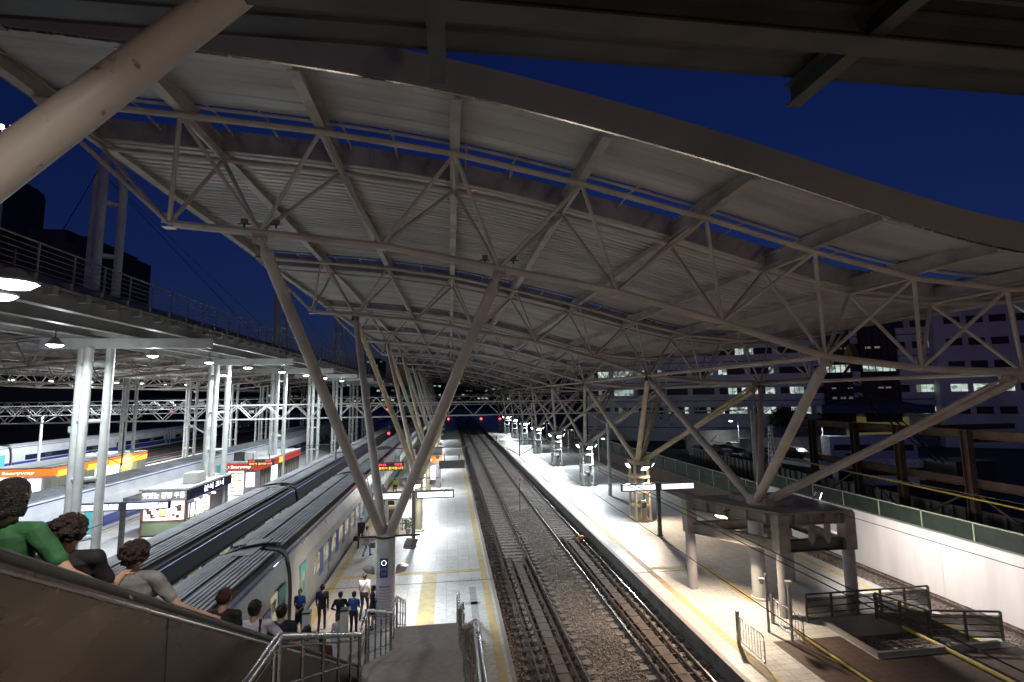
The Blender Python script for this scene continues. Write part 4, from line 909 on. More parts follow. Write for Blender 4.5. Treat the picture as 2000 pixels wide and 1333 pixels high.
def railing(x, label, dy=.0, sign=1):
    t = thing('stair_railing', label, 'railing', (x, 20.5, 0), 'railings of the staircase')
    P = [(a + dy, b) for a, b in railpts]
    q = MB(); q.poly([(x, a, b) for a, b in P], .04, 12); q.build('handrail', 'chrome', t, True)
    q = MB(); q.poly([(x, a, b - .1) for a, b in P], .014, 8); q.poly([(x, a, b - .86) for a, b in P], .014, 8); q.poly([(x, a, b - .48) for a, b in P], .010, 6); q.build('lower_rail', 'darksteel', t, True)
    q = MB(); y = 3.4
    while y < 20.5:
        zt = zrail(y, P); zf = zt - .95; big = False
        q = MB(); q.tube((x, y, zf - .12), (x, y, zt), .02, n=8)
        for o in (.12, .5, .88): q.lathe((x, y, zt - o), [(.03, 0), (.03, .04)], 8)
        q.build('baluster', 'chrome', t, True)
        y += 1.0
    for a, b in P[1:]:
        q = MB(); q.tube((x, a, b - 1.1), (x, a, b - .02), .026, n=10); q.build('post', 'chrome', t, True)
    return t
railing(XL, 'stainless stair railing on the left, next to the escalator side')
railing(XR, 'stainless stair railing on the right side of the staircase')
# ------------------------------------------------------------------ escalator
es = thing('escalator', 'down escalator with a big brown brushed steel side panel', 'escalator', (-2.65, 15.5, 0))
def ztop(y): return 9.9 - .605 * y - .0 if y > 1 else 9.3
def EZ(y): return 8.34 - (y - 2.53) * .565
ye = 15.0
for x0, x1, nm in ((-2.06, -1.98, 'side_panel'), (-3.42, -3.34, 'far_side_panel')):
    q = MB(); q.xprism([(.5, EZ(.5)), (ye, EZ(ye)), (ye + .5, EZ(ye) - .1), (ye + .5, 0), (ye - 4, 0), (.5, 4.0)], x0, x1); q.build(nm, 'brushed', es)
    q = MB(); q.poly([((x0 + x1) / 2, y, EZ(y) - .03) for y in (.5, 4, 8, 12, ye, ye + .5)], .046, 10); q.build('handrail', 'black', es, True)
    q = MB(); q.poly([((x0 + x1) / 2 + (.042), y, EZ(y) - .085) for y in (.5, 4, 8, 12, ye)], .012, 6); q.build('trim_strip', 'chrome', es)
for y in (1.6, 3.9, 6.2, 8.5): q = MB(); q.box(-1.979, -1.976, y, y + .012, EZ(y) - 2.2, EZ(y) - .1); q.build('panel_joint', 'black', es)

q = MB(); P = []
y = .6; z = EZ(.6) - 1.0
while y < ye: P += [(y, EZ(y) - 1.0), (y + .399, EZ(y) - 1.0)]; y += .4
q.xprism([(ye, -.02), (.6, 3)] + P, -3.33, -2.07); q.build('steps', 'darksteel', es)
for x in (-3.05, -4.1):
    t = thing('newel_post', f"grey square post at the foot of the escalator, {'right' if x > -3.5 else 'left'} one", 'post', (x, 15.4, 0), 'square posts at the escalator foot')
    q = MB(); q.box(x - .1, x + .1, 15.3, 15.5, 0, 2.85); q.build('shaft', 'chrome' if False else 'white', t); q = MB(); q.box(x - .11, x + .11, 15.29, 15.51, 2.85, 2.9); q.build('cap', 'darksteel', t)

# ------------------------------------------------------------------ right platform near end: rails, stairwell, yellow tubes
def gate(x0, y0, y1, label):
    t = thing('barrier_railing', label, 'railing', (x0, y1, 0), 'short barrier railings')
    q = MB(); q.tube((x0, y1, 0), (x0, y1, 1.12), .07, n=12); q.build('post', 'chrome', t, True)
    q = MB(); q.poly([(x0, y1, .95), (x0, y0 + .15, .95), (x0, y0 + .03, .9), (x0, y0, .78), (x0, y0, .12), (x0, y0 + .05, .05)], .022, 8); q.tube((x0, y1, .12), (x0, y0, .12), .018, n=8)
    y = y1 - .17
    while y > y0 + .05: q.tube((x0, y, .12), (x0, y, .95), .012, n=6); y -= .16
    q.build('bars', 'chrome', t, True)
gate(10.35, 15.9, 17.4, 'short stainless barrier railing near the edge of the right platform'); gate(12.55, 16.9, 18.6, 'short stainless barrier railing in front of the portal frame leg')
for i, (x, y) in enumerate(((11.95, 18.0), (12.3, 17.2))):
    t = thing('thin_post', ['thin post carrying a loudspeaker behind the short barriers', 'thin post with a white cap between the short barriers'][i], 'post', (x, y, 0))
    q = MB(); q.tube((x, y, 0), (x, y, 2.1 - .2 * i), .05, n=8); q.build('pole', 'steel', t); q = MB(); q.lathe((x - (0 if i else .18), y, 1.75 if not i else 1.9), [(.05, 0), (.1, .12), (.12, .2)], 10); q.build('loudspeaker' if not i else 'cap', 'white', t)
hx0, hx1, hy0, hy1 = 14.5, 19.2, 15.9, 18.35
q = MB(); q.box(hx0 - .12, hx1, hy0 - .12, hy0, 0, .16); q.box(hx0 - .12, hx1, hy1, hy1 + .12, 0, .16); q.box(hx0 - .12, hx0, hy0, hy1, 0, .16); tag(q.build('stairwell_curb', 'deckbeam'), 'low pale curb around the stairwell opening on the right platform', 'curb')
q = MB()
for i in range(14): q.box(hx0 + i * .33, hx1, hy0, hy1, -3.2, -.35 - i * .2) if i == 0 else None
q = MB(); P = [(hx0, -.3)]
for i in range(14): P += [(hx0 + i * .33 + .001, -.17 * (i + 1)), (hx0 + (i + 1) * .33, -.17 * (i + 1))]
P += [(hx0 + 14 * .33, -4), (hx0, -4)]; q.yprism(P[::-1], hy0 + .03, hy1 - .03); tag(q.build('underpass_stairs', 'stone'), 'stairs going down through the opening of the right platform', 'stairs')
q = MB(); q.box(hx0, hx1, hy1 - .02, hy1 + .0, -4, 0); q.box(hx0, hx1, hy0, hy0 + .02, -4, 0); q.box(hx1 - .02, hx1, hy0, hy1, -4, 0); tag(q.build('stairwell_lining', 'deckbeam'), 'pale lining walls inside the stairwell opening', 'wall')
t = thing('guard_railing', 'dark railing with glass infill around the stairwell of the right platform', 'railing', (16.5, 16, 0))
path = [(13.85, 18.5), (17.0, 18.5), (19.4, 18.7)]; path2 = [(15.2, 17.5), (17.1, 16.4), (19.6, 16.2)]
path3 = [(16.9, 18.4), (17.3, 16.3), (19.6, 15.6)]
for pp, hgt in (([(13.9, 18.45), (19.35, 18.45)], 1.05), ([(17.35, 16.6), (19.72, 16.1)], 1.0), ([(16.8, 18.3), (17.3, 16.65)], 1.0)):
    q = MB()
    for (a, b) in zip(pp, pp[1:]):
        q.bar((*a, hgt), (*b, hgt), .06, .05); q.bar((*a, hgt * .55), (*b, hgt * .55), .03, .03); q.bar((*a, hgt * .78), (*b, hgt * .78), .03, .03); q.bar((*a, hgt * .33), (*b, hgt * .33), .03, .03); q.bar((*a, .12), (*b, .12), .04, .04)
    q.build('handrail', 'darksteel', t)
    A = Vector(pp[0]); B = Vector(pp[-1]); n = max(2, int((B - A).length / 1.05))
    for i in range(n + 1): c = A.lerp(B, i / n); q = MB(); q.box(c.x - .04, c.x + .04, c.y - .03, c.y + .03, 0, hgt - .02); q.build('post', 'darksteel', t)
    g = MB(); g.bar((*pp[0], hgt * .5), (*pp[-1], hgt * .5), .012, hgt * .75); g.build('glass_infill', M.setdefault('infill', mat('smoked_infill', (.055, .052, .05), .3, alpha=.55)), t)
strip('brown_floor_shaded', 11.6, 14.3, 8, 17.3, 'tilebrown_shaded', .012); strip('brown_floor_shaded', 14.3, 19.72, 8, 15.7, 'tilebrown_shaded', .012)  # brown tile with the shade over this floor put into its colour
for i, (x, y0, y1) in enumerate(((12.88, 11.5, 17.7), (17.03, 11.5, 17.4))):
    q = MB(); q.tube((x, y0, .09), (x, y1, .09), .07, n=8); tag(q.build('yellow_tube', 'yellowpipe'), ['yellow tube lying on the brown floor, left of the stairwell', 'yellow tube lying on the brown floor, right one below the railing'][i], 'tube')
t = thing('white_wall', 'long smooth white wall along the outer track on the right', 'wall', (22.9, 30, -.6))
for k in range(5):
    q = MB(); q.box(22.8, 23.2, 2 + k * 6.3, 2 + (k + 1) * 6.3 - .012, -.6, 2.25); q.build('panel', 'wallwhite', t)
q = MB(); q.box(22.75, 23.25, 2, 33.5, 2.25, 2.31); q.build('coping', 'white', t)
t = thing('mesh_fence', 'green mesh fence standing on top of the white wall', 'fence', (23, 35, 2.33))
q = MB(); q.box(22.98, 23.0, 2, 33.5, 2.33, 3.1); q.box(22.98, 23.0, 33.5, 110, .9, 2.2); q.build('mesh', 'mesh', t)
q = MB(); q.box(22.96, 23.02, 2, 33.5, 3.1, 3.15); q.box(22.96, 23.02, 33.5, 110, 2.2, 2.25); q.build('top_rail', 'fencepost', t)
q = MB()
for k in range(44): q.box(22.95, 23.03, 5 + k * 2.4, 5.06 + k * 2.4, 2.31 if 5 + k * 2.4 < 33.5 else -.4, 3.15 if 5 + k * 2.4 < 33.5 else 2.25)
q.build('posts', 'fencepost', t)
t = thing('low_wall', 'low dim wall continuing behind the white wall along the outer track', 'wall', (22.9, 90, -.6)); q = MB(); q.box(22.8, 23.1, 33.5, 200, -.6, .9); q.build('panel', 'brownsteel', t)
t = thing('cable_duct', 'pale yellowish concrete duct beside the outer track', 'duct', (20.1, 22, -.6)); q = MB(); q.box(19.9, 20.3, 8, 60, -.6, -.3); q.build('cover', 'yellowcol', t)
# rusty excavation frame, tube rails, crane
t = thing('steel_scaffold', 'rusty brown steel frame of a construction pit behind the white wall', 'scaffold', (30, 28, -.5))
for y in (20.2, 25.2, 29.6, 33.2, 37.5): q = MB(); q.ibeam((30, y, -.5), (30, y, 6.6), .42, .42, .05); q.build('post', 'brownsteel', t)
for z in (3.6, 6.4): q = MB(); q.ibeam((30.25, 17, z), (30.25, 39, z), .3, .5, .05); q.build('beam', 'brownsteel', t)
for y in (25.2, 33.2): q = MB(); q.ibeam((30, y, 6.1), (44, y, 6.1), .3, .4, .05); q.build('cross_beam', 'brownsteel', t); q = MB(); q.bar((30, y, 3.2), (30, y + 4.3, .3), .1, .1); q.bar((30, y - 4.6, .3), (30, y, 3.2), .1, .1); q.build('brace', 'brownsteel', t)
q = MB(); q.box(30.5, 30.6, 16, 60, -.5, 2.0)
for k in range(60): q.box(30.42, 30.5, 16 + k * .72, 16.3 + k * .72, -.5, 2.0)
tag(q.build('sheet_piling', 'darksteel'), 'dark sheet piling behind the rusty frame', 'wall')
q = MB(); q.poly([(28, 50, 3.85), (28, 40, 3.55), (28, 30, 3.3), (28, 18, 3.0)], .05, 6); q.tube((28, 50, 3.85), (30.5, 53, 4.2), .04, n=6); tag(q.build('yellow_rail', 'yellowpipe'), 'long yellow tube rail running above the green fence', 'tube')
t = thing('crane', 'crane with dark lattice boom and yellow head behind the canopy edge', 'crane', (42, 36, -.5))
q = MB(); A = Vector((35.5, 40, 10.4)); B = Vector((46, 40, 1.5))
for dx in (-.35, .35):
    for dy in (-.35, .35): q.bar(A + Vector((dx, dy, 0)), B + Vector((dx, dy, 0)), .08, .08)
for i in range(16):
    a = A.lerp(B, i / 16); b = A.lerp(B, (i + 1) / 16); s = 1 if i % 2 else -1
    for dy in (-.35, .35): q.bar(a + Vector((.35 * s, dy, 0)), b + Vector((-.35 * s, dy, 0)), .05, .05)
q.bar(A + Vector((0, 0, 0)), B + Vector((1.5, 0, 3)), .05, .05); q.build('boom', 'darksteel', t)
q = MB(); q.xprism([(39.4, 12.2), (39.8, 13.3), (40.2, 12.9), (40.6, 11.9), (40.2, 11.4), (39.6, 11.5)], 36.2, 36.9); q.tube((36.5, 40, 11.5), A, .12, n=8); q.build('boom_head', 'craneyellow', t)
q = MB(); q.box(44.5, 48.5, 38.5, 41.5, .6, 2.6); q.box(44.2, 48.8, 38.2, 41.8, -.46, .5); q.build('chassis', 'darksteel', t)
t = thing('lattice_mast', 'slim white lattice mast behind the portal frame', 'mast', (27.5, 36.5, -.5))
q = MB()
x, y, w = 26.6, 38.0, .32
for a in (-1, 1):
    for b in (-1, 1): q.bar((x + a * w, y + b * w, -.46), (x + a * w * .3, y + b * w * .3, 6.2), .05, .05)
for i in range(18):
    z0 = -.4 + i * .36; z1 = z0 + .36; w0 = w * (1 - .7 * (z0 + .5) / 6.7); w1 = w * (1 - .7 * (z1 + .5) / 6.7); s = 1 if i % 2 else -1
    for b in (-1, 1): q.bar((x - s * w0, y + b * w0, z0), (x + s * w1, y + b * w1, z1), .03, .03); q.bar((x + b * w0, y - s * w0, z0), (x + b * w1, y + s * w1, z1), .03, .03)
q.build('lattice', 'cranewhite', t)
q = MB(); q.box(18.9, 19.15, 31.0, 31.25, 0, 1.15); q.box(18.6, 19.4, 30.9, 31.3, 1.1, 1.5)
tag(q.build('equipment_box', 'lampbody'), 'small pale box on a stand at the far edge of the right platform', 'box')
t = thing('platform_bench', 'dark bench-like trestle near the rear edge of the right platform', 'bench', (18.6, 28.5, 0))
q = MB(); q.box(17.2, 19.6, 28.2, 28.7, .5, .6); q.build('seat', 'darksteel', t)
for x in (17.4, 19.3): q = MB(); q.bar((x, 28.25, 0), (x, 28.6, .5), .08, .06); q.bar((x, 28.65, 0), (x, 28.3, .5), .08, .06); q.build('leg', 'darksteel', t)

# ------------------------------------------------------------------ street side: lamps, cars, coaches, trees, office building
def streetlamp(x, y, h, label):
    t = thing('street_lamp', label, 'street lamp', (x, y, -.46), 'street lamps of the car park')
    q = MB(); q.tube((x, y, -.46), (x, y, h), .09, .06, 8); q.tube((x, y, h), (x - 1.1, y, h + .15), .04, n=6); q.build('pole', 'cranewhite', t)
    q = MB(); q.lathe((x - 1.3, y, h + .05), [(.1, -.06), (.32, 0), (.2, .12), (.05, .15)], 10); q.build('lamp_glass', 'lampfar', t)
    lamp(t, 'AREA', (x - 1.3, y, h - .15), 110, (.9, .95, 1), .4)
streetlamp(47.5, 76, 4.2, 'street lamp with one bright head in the middle of the car park'); streetlamp(54.5, 66, 4.2, 'street lamp with one bright head half hidden by a slanting tube')
def make_car():
    t = thing('parked_car', 'x', 'car', (0, 0, -.46), 'cars parked behind the station')
    mb = MB(); sec = [(-2.2, .32, .62, .80), (-2.1, .28, .82, .86), (-1.3, .26, .92, .9), (0, .25, .95, .9), (1.2, .26, .93, .9), (2.0, .3, .80, .84), (2.2, .36, .6, .74)]
    rings = []
    for x, zl, zh, w in sec: rings.append([(x, -w, zl), (x, -w, (zl + zh) / 2), (x, -w * .93, zh), (x, w * .93, zh), (x, w, (zl + zh) / 2), (x, w, zl)])
    vs = [p for r in rings for p in r]; fs = []
    for k in range(len(rings) - 1):
        for i in range(6): fs.append((k * 6 + i, k * 6 + (i + 1) % 6, (k + 1) * 6 + (i + 1) % 6, (k + 1) * 6 + i))
    fs += [tuple(range(5, -1, -1)), tuple(range((len(rings) - 1) * 6, len(rings) * 6))]
    mb.add([(x, y, z - .46) for x, y, z in vs], fs); mb.build('body', 'navy', t, True)
    mb = MB(); r = [(-1.35, .84, .92), (-.7, .68, 1.38), (.55, .66, 1.42), (1.35, .82, .93)]
    vs = []
    for x, w, z in r: vs += [(x, -w, z - .46), (x, w, z - .46)]
    vs += [(-1.35, -.84, .45), (-1.35, .84, .45), (1.35, -.82, .45), (1.35, .82, .45)]
    mb.add(vs, [(0, 2, 3, 1), (2, 4, 5, 3), (4, 6, 7, 5), (8, 10, 6, 4, 2, 0), (1, 3, 5, 7, 11, 9), (8, 0, 1, 9), (6, 10, 11, 7)]); mb.build('cabin_glass', 'glassdark', t)
    mb = MB(); mb.box(-.72, .57, -.66, .66, .92, .975); mb.build('roof', 'greyc', t)
    for x in (-1.35, 1.35):
        for y in (-.85, .85): q = MB(); q.tube((x, y - .1, -.14), (x, y + .1, -.14), .31, n=14); q.tube((x, y - .11, -.14), (x, y + .11, -.14), .17, n=10, mi=1); q.build('wheel', ['black', 'chrome'], t)
    for y in (-.6, .6): q = MB(); q.box(2.1, 2.2, y - .14, y + .14, .12, .26); q.build('headlight', 'signwhite' if False else 'chrome', t)
    return t
car0 = make_car(); paints = ['navy', 'whitec', 'blk', 'greyc', 'jean', 'whitec', 'navy', 'blk', 'trou', 'whitec', 'greyc', 'navy', 'blk', 'jean']
spots = [(31.5, 52), (34.4, 52.5), (37.3, 53), (40.2, 53.6), (33.5, 60), (36.6, 60.5), (39.8, 61), (46.5, 66.5), (50, 66), (38.5, 72), (42, 72.5), (45.8, 75), (40, 82), (45, 84)]
LBL = ['dark blue car, nearest at the left end of the front row', 'white car beside the nearest dark blue one, front row', 'black car in the front row of the car park', 'grey car at the right end of the front row', 'blue car at the left end of the second row', 'white car in the middle of the second row', 'dark navy car at the right end of the second row', 'black car parked alone by the right street lamp', 'very dark car right of the black one by the right street lamp', 'white car left in the third row', 'grey car in the third row of the car park', 'navy car under the middle street lamp', 'black car left in the farthest row', 'pale blue car right in the farthest row']
prev_mats = {}
for i, (x, y) in enumerate(spots):
    c = car0 if i == 0 else copy_tree(car0); c.location = (x, y, -.46); c.rotation_euler = (0, 0, R(80 + (i * 37) % 20)); c['label'] = LBL[i]
    for ch in c.children:
        if ch.name.startswith('body'):
            if i: ch.data = ch.data.copy()
            ch.data.materials[0] = M[paints[i]]
def coach(x, y, rz, label, L_=9.0, h=2.9):
    t = thing('coach_bus', label, 'bus', (x, y, -.46), 'coaches in the car park'); WLo = Vector((x, y, -.46))
    def B(n, m, a, par=t):
        q = MB(); q.box(x + a[0], x + a[1], y + a[2], y + a[3], -.46 + a[4], -.46 + a[5]); return q.build(n, m, par)
    q = MB(); q.yprism([(x - 1.2, -.1), (x + 1.2, -.1), (x + 1.22, h - .9), (x + 1.1, h - .5), (x - 1.1, h - .5), (x - 1.22, h - .9)], y - L_ / 2, y + L_ / 2); q.build('body', 'whitec', t)
    B('side_windows', 'glassdark', (-1.235, 1.235, -L_ / 2 + .5, L_ / 2 - .5, 1.3, 2.1)); B('windscreen', 'glassdark', (-1.05, 1.05, -L_ / 2 - .02, -L_ / 2 + .03, 1.1, 2.2))
    for yy in (-L_ * .3, L_ * .3): 
        for s in (-1, 1): q = MB(); q.tube((x + s * 1.05, y + yy, 0), (x + s * 1.24, y + yy, 0), .45, n=12); q.build('wheel', 'black', t)
    t.rotation_euler = (0, 0, rz)
coach(36.0, 45.0, R(12), 'white minibus beside the near fence of the car park', 6.5, 2.5); coach(41.0, 44.5, R(70), 'white coach parked broadside right of the minibus', 10); coach(58, 62, R(75), 'pale coach behind, near the office building', 11, 3.2)
q = MB(); q.box(46, 90, 73.2, 73.6, -.46, 1.7); q.box(40, 90, 79.5, 80, -.46, 2.6); tag(q.build('retaining_wall', 'deckbeam'), 'long dim concrete retaining wall behind the car park', 'wall')

def tree(x, y, z, h, r, label, n=2600, dark=True):
    t = thing('tree', label, 'tree', (x, y, z), 'dark trees by the office building'); q = MB()
    q.tube((x, y, z), (x, y, z + h * .6), .22, .08, 8); rn = random.Random(int(x * 10))
    for i in range(7): a = rn.random() * 6.28; q.tube((x, y, z + h * (.25 + .05 * i)), (x + math.cos(a) * r * .7, y + math.sin(a) * r * .7, z + h * (.45 + .06 * i)), .07, .03, 5)
    q.build('trunk', 'bark', t); q = MB(); cl = [(Vector((x + rn.gauss(0, r * .4), y + rn.gauss(0, r * .4), z + h * rn.uniform(.3, .95))), r * rn.uniform(.25, .5)) for _ in range(16)]
    for i in range(n):
        c, rr = cl[i % 16]; p = c + Vector((rn.gauss(0, 1), rn.gauss(0, 1), rn.gauss(0, .8))) * rr * .55; a = Vector((rn.random() - .5, rn.random() - .5, rn.random() - .5)).normalized() * .28; b = a.orthogonal().normalized() * .16; q.add([p - a, p + b, p + a, p - b], [(0, 1, 2, 3)])
    q.build('crown', 'leaf', t)
tree(45, 96, 0, 9.5, 3.4, 'tall dark tree left in front of the office building'); tree(62, 79.8 + 3, 1.5, 4.2, 3.0, 'low bushy dark tree under the lit office windows'); tree(30, 110, 0, 8, 3, 'dark tree far behind the right struts'); tree(68, 80, 1.5, 3.6, 2.6, 'second low bush right of the bushy tree')

def office():
    A = Vector((29, 101, 0)); B = Vector((97, 66, 0)); d = (B - A).normalized(); n = Vector((d.y, -d.x, 0))  # n towards the station
    L_ = (B - A).length; t = thing('office_building', 'long pale office building with rows of windows, some lit, and dark glass bays', 'building', (A.x, A.y, 0))
    zrows = [5.6, 9.3, 13.1, 16.9, 20.6, 24.3]; top = 27
    def blk(s0, s1, z0, z1, d0, d1, nm, mt, par=t):
        q = MB(); p = [A + d * s0 + n * d1, A + d * s1 + n * d1, A + d * s1 + n * d0, A + d * s0 + n * d0]; q.prism([(v.x, v.y) for v in p][::-1], z0, z1); return q.build(nm, mt, par)
    glass = [(44.0, 48.2), (49.8, 55.0)]
    blk(0, L_, -.5, top, -14, -.6, 'wall', 'wallgrey')
    prevs = 0
    segs = [(0, 43.6), (48.4, 49.6), (55.4, L_)]
    for a, b in segs:
        zz = [-.5] + [v for z in zrows for v in (z - .62, z + .62)] + [top]
        for i in range(0, len(zz), 2): blk(a, b, zz[i], zz[i + 1], -.62, 0, 'spandrel', 'wallgrey')
        for i in range(0, len(zz), 2):
            if zz[i + 1] - zz[i] > 1: blk(a, b, (zz[i] + zz[i + 1]) / 2 - .08, (zz[i] + zz[i + 1]) / 2 + .08, 0.0, .02, 'blue_line', 'offblue')
    for a, b in glass: blk(a, b, 3.5, top - 1, -.6, .25, 'glass_bay', 'glassdark')
    lit = {0: [(18, 20), (24.5, 31), (32, 36.5), (37.5, 43)], 1: [(5, 9.5), (14, 16), (27, 36), (37.5, 43), (58, 66)], 2: [(2, 12), (13, 15), (24, 27), (33, 35)], 3: [(8, 10), (14, 17), (29, 32)], 4: [(22, 36), (37, 41), (60, 64)], 5: [(57, 61)]}
    rn = random.Random(5)
    for r, z in enumerate(zrows):
        s = .8
        while s < L_ - 1.5:
            inside = any(a <= s <= b or a <= s + 1 <= b for a, b in ((43.2, 55.6),))
            if int(s / 5.2) != int((s + .9) / 5.2) or inside:
                blk(s, s + .9 if not inside else s + .9, z - .62, z + .62, -.62, -.02, 'pier', 'wallgrey') if not inside else None
                s += .9; continue
            on = any(a <= s <= b for a, b in lit[r]) and rn.random() < .85; e = rn.random()
            if r in (0, 1) and s > 58 and rn.random() < .35: on = True
            blk(s + .04, s + .74, z - .62, z + .62, -.61, -.35, 'window', 'offlit' if on else ('offdim' if e < .07 else 'glassdark')) if on or e < .35 else None
            s += .80
        blk(0, L_, z - .62, z + .62, -.61, -.5, 'dark_window_row', 'glassdark')
    for a, b in glass:
        blk(a + .2, b - .2, 12.4, 13.7, .26, .3, 'lit_strip', 'offlit'); 
        for zz in (5.5, 7.6, 9.4, 16.5):
            for s in (a + .8, a + 2.2, a + 3.3):
                if rn.random() < .55 and s < b - .5: blk(s, s + .8, zz, zz + .35, .26, .3, 'lit_strip', 'offdim')
        q = MB()
        for i in range(6):
            s = a + (b - a) * i / 5; p = A + d * s + n * .32; q.box(p.x - .05, p.x + .05, p.y - .05, p.y + .05, 3.5, top - 1)
        for z in np.arange(4, 26, 1.9): p = A + d * a + n * .31; p2 = A + d * b + n * .31; q.bar((p.x, p.y, z), (p2.x, p2.y, z), .06, .1)
        q.build('mullions', 'glassdark', t)
    blk(42, 58, 5.2, 6.6, 0, 5, 'entrance_canopy', 'offblue'); blk(44, 56, .2, 4.4, .05, .2, 'lobby_glass', 'offyellow'); blk(60, L_, -.5, top, 0, 2.2, 'side_bay', 'wallgrey')
    q = MB(); p = [A + d * 44 + n * 4.5, A + d * 56 + n * 4.5, A + d * 56, A + d * 44]; c = (p[0] + p[2]) / 2
    q.add([(v.x, v.y, 6.65) for v in p] + [(c.x, c.y, 8.3)], [(0, 1, 4), (1, 2, 4), (2, 3, 4), (3, 0, 4), (3, 2, 1, 0)]); q.build('entrance_roof', 'bldark', t)
    for z in zrows:
        for s in (61.5, 64.5, 67.5, 70.5):
            blk(s, s + 2.2, z - .6, z + .6, 2.2, 2.23, 'window', 'offlit' if z == 9.3 and s > 60 and s != 70.5 else 'glassdark')
office()
# ------------------------------------------------------------------ skyline
rn = random.Random(12)
def tower(x, y, w, dd, h, label, nlit=14, mt='bldark', cat='tower block', round_=False):
    t = thing('tower_block', label, cat, (x, y, -.6), None)
    q = MB()
    if round_: q.lathe((x, y, -.6), [(w / 2, 0), (w / 2, h), (w * .3, h + 3), (w * .3, h + 6)], 28)
    else:
        q.box(x - w / 2, x + w / 2, y, y + dd, -.6, h); q.box(x - w * .3, x + w * .1, y + 1, y + dd - 1, h, h + 3.5); q.box(x + w * .2, x + w * .35, y + 1, y + dd - 1, h, h + 2)
    q.build('facade', mt, t)
    nfl = int(h / 4)
    q = MB(); q2 = MB(); nc = max(3, int(w / 4))
    for f in range(nfl):
        for c in range(nc):
            x0 = x - w / 2 + (c + .2) * w / nc; z = 2 + f * 4
            if round_: continue
            if rn.random() < nlit / 100: q = MB(); q.box(x0, x0 + w / nc * .6, y - .06, y - .02, z, z + 1.5); q.build('lit_window', 'offlit' if rn.random() < .6 else 'offyellow', t)
        if f % 2: q2 = MB(); q2.box(x - w / 2 + .5, x + w / 2 - .5, y - .05, y - .02, 2 + f * 4, 3.5 + f * 4); q2.build('window_row', 'glassdark', t)
tower(-118, 125, 34, 24, 62, 'big dark round-topped tower block behind the elevated deck', 0, round_=True)
tower(-92, 122, 20, 20, 46, 'dark tower block between the white pylon and the canopy', 5)
tower(-150, 150, 30, 20, 58, 'dark tower block at the left edge behind the deck', 8)
for i, (x, y, w, h) in enumerate(((-40, 420, 60, 18), (-95, 380, 50, 24), (-150, 360, 60, 20), (20, 520, 50, 34), (-10, 460, 30, 26), (80, 480, 60, 30), (150, 420, 60, 28), (-210, 330, 70, 26), (120, 300, 40, 22), (190, 330, 70, 36), (-75, 470, 24, 44), (48, 400, 28, 40))):
    tower(x, y, w, 20, h, f"distant dark city block, {['centre left', 'left of centre', 'behind the white columns', 'behind the track end', 'just left of the track end', 'right of the track end', 'behind the right struts', 'far left behind the gantry', 'right behind the lattice pillars', 'behind the office building', 'slim tall one left of centre', 'slim tall one right of the track end'][i]}", 24)
tower(-22, 300, 14, 14, 19, 'distant block with a dim green-lit face at the centre of the horizon', 4, 'greenlit')
m = MB()
for i in range(40):
    pass
q = MB(); pts = [(-500, 9), (-380, 30), (-250, 22), (-160, 36), (-60, 20), (60, 26), (180, 40), (320, 28), (520, 18)]
vs = [(x, 820, -1) for x, z in pts] + [(x, 860, z) for x, z in pts] + [(x, 1000, -1) for x, z in pts]; n = len(pts)
q.add(vs, [(i, i + 1, n + i + 1, n + i) for i in range(n - 1)] + [(n + i, n + i + 1, 2 * n + i + 1, 2 * n + i) for i in range(n - 1)]); struct(q.build('hills', 'bldark'))
for i, (x, y, w, h) in enumerate(((-150, 230, 46, 13), (-205, 240, 50, 17), (-105, 260, 40, 14), (-260, 250, 60, 15))):
    tower(x, y, w, 16, h, f"low dark building with scattered lit windows beyond the gantries, {['second', 'third', 'first', 'fourth'][i]} from the tracks", 30)
# stadium style floodlight mast at the left edge
t = thing('floodlight_mast', 'tall mast with a cluster of bright floodlights at the left edge of the sky', 'floodlight mast', (-63.7, 75, -.6))
q = MB(); q.tube((-63.7, 75, -.6), (-63.7, 75, 49), .4, .2, 8); q.build('mast', 'cranewhite', t)
for i in range(3):
    for j in range(3): q = MB(); q.box(-64.9 + i * .95, -64.2 + i * .95, 74.6, 74.9, 46.6 + j * .9, 47.2 + j * .9); q.build('flood_lamp', 'lampfar' if (i + j) % 2 == 0 or j == 0 else 'cranewhite', t)
for i, (x, Y) in enumerate(((14.9, 43.0), (17.6, 57), (17.6, 72), (8.9 + 9, 90))):
    if i == 0: continue
    t = thing('platform_lamp', ['', 'small twin lamp post at the rear of the right platform, nearest', 'small twin lamp post at the rear of the right platform, middle', 'small twin lamp post at the rear of the right platform, farthest'][i], 'lamp', (x, Y, 0))
    q = MB(); q.tube((x, Y, 0), (x, Y, 3.8), .06, n=8); q.bar((x - .6, Y, 3.8), (x + .6, Y, 3.8), .05, .05); q.build('pole', 'white', t)
    for s in (-.6, .6): q = MB(); q.box(x + s - .15, x + s + .15, Y - .1, Y + .1, 3.68, 3.76); q.build('lamp_glass', 'lampfar', t)

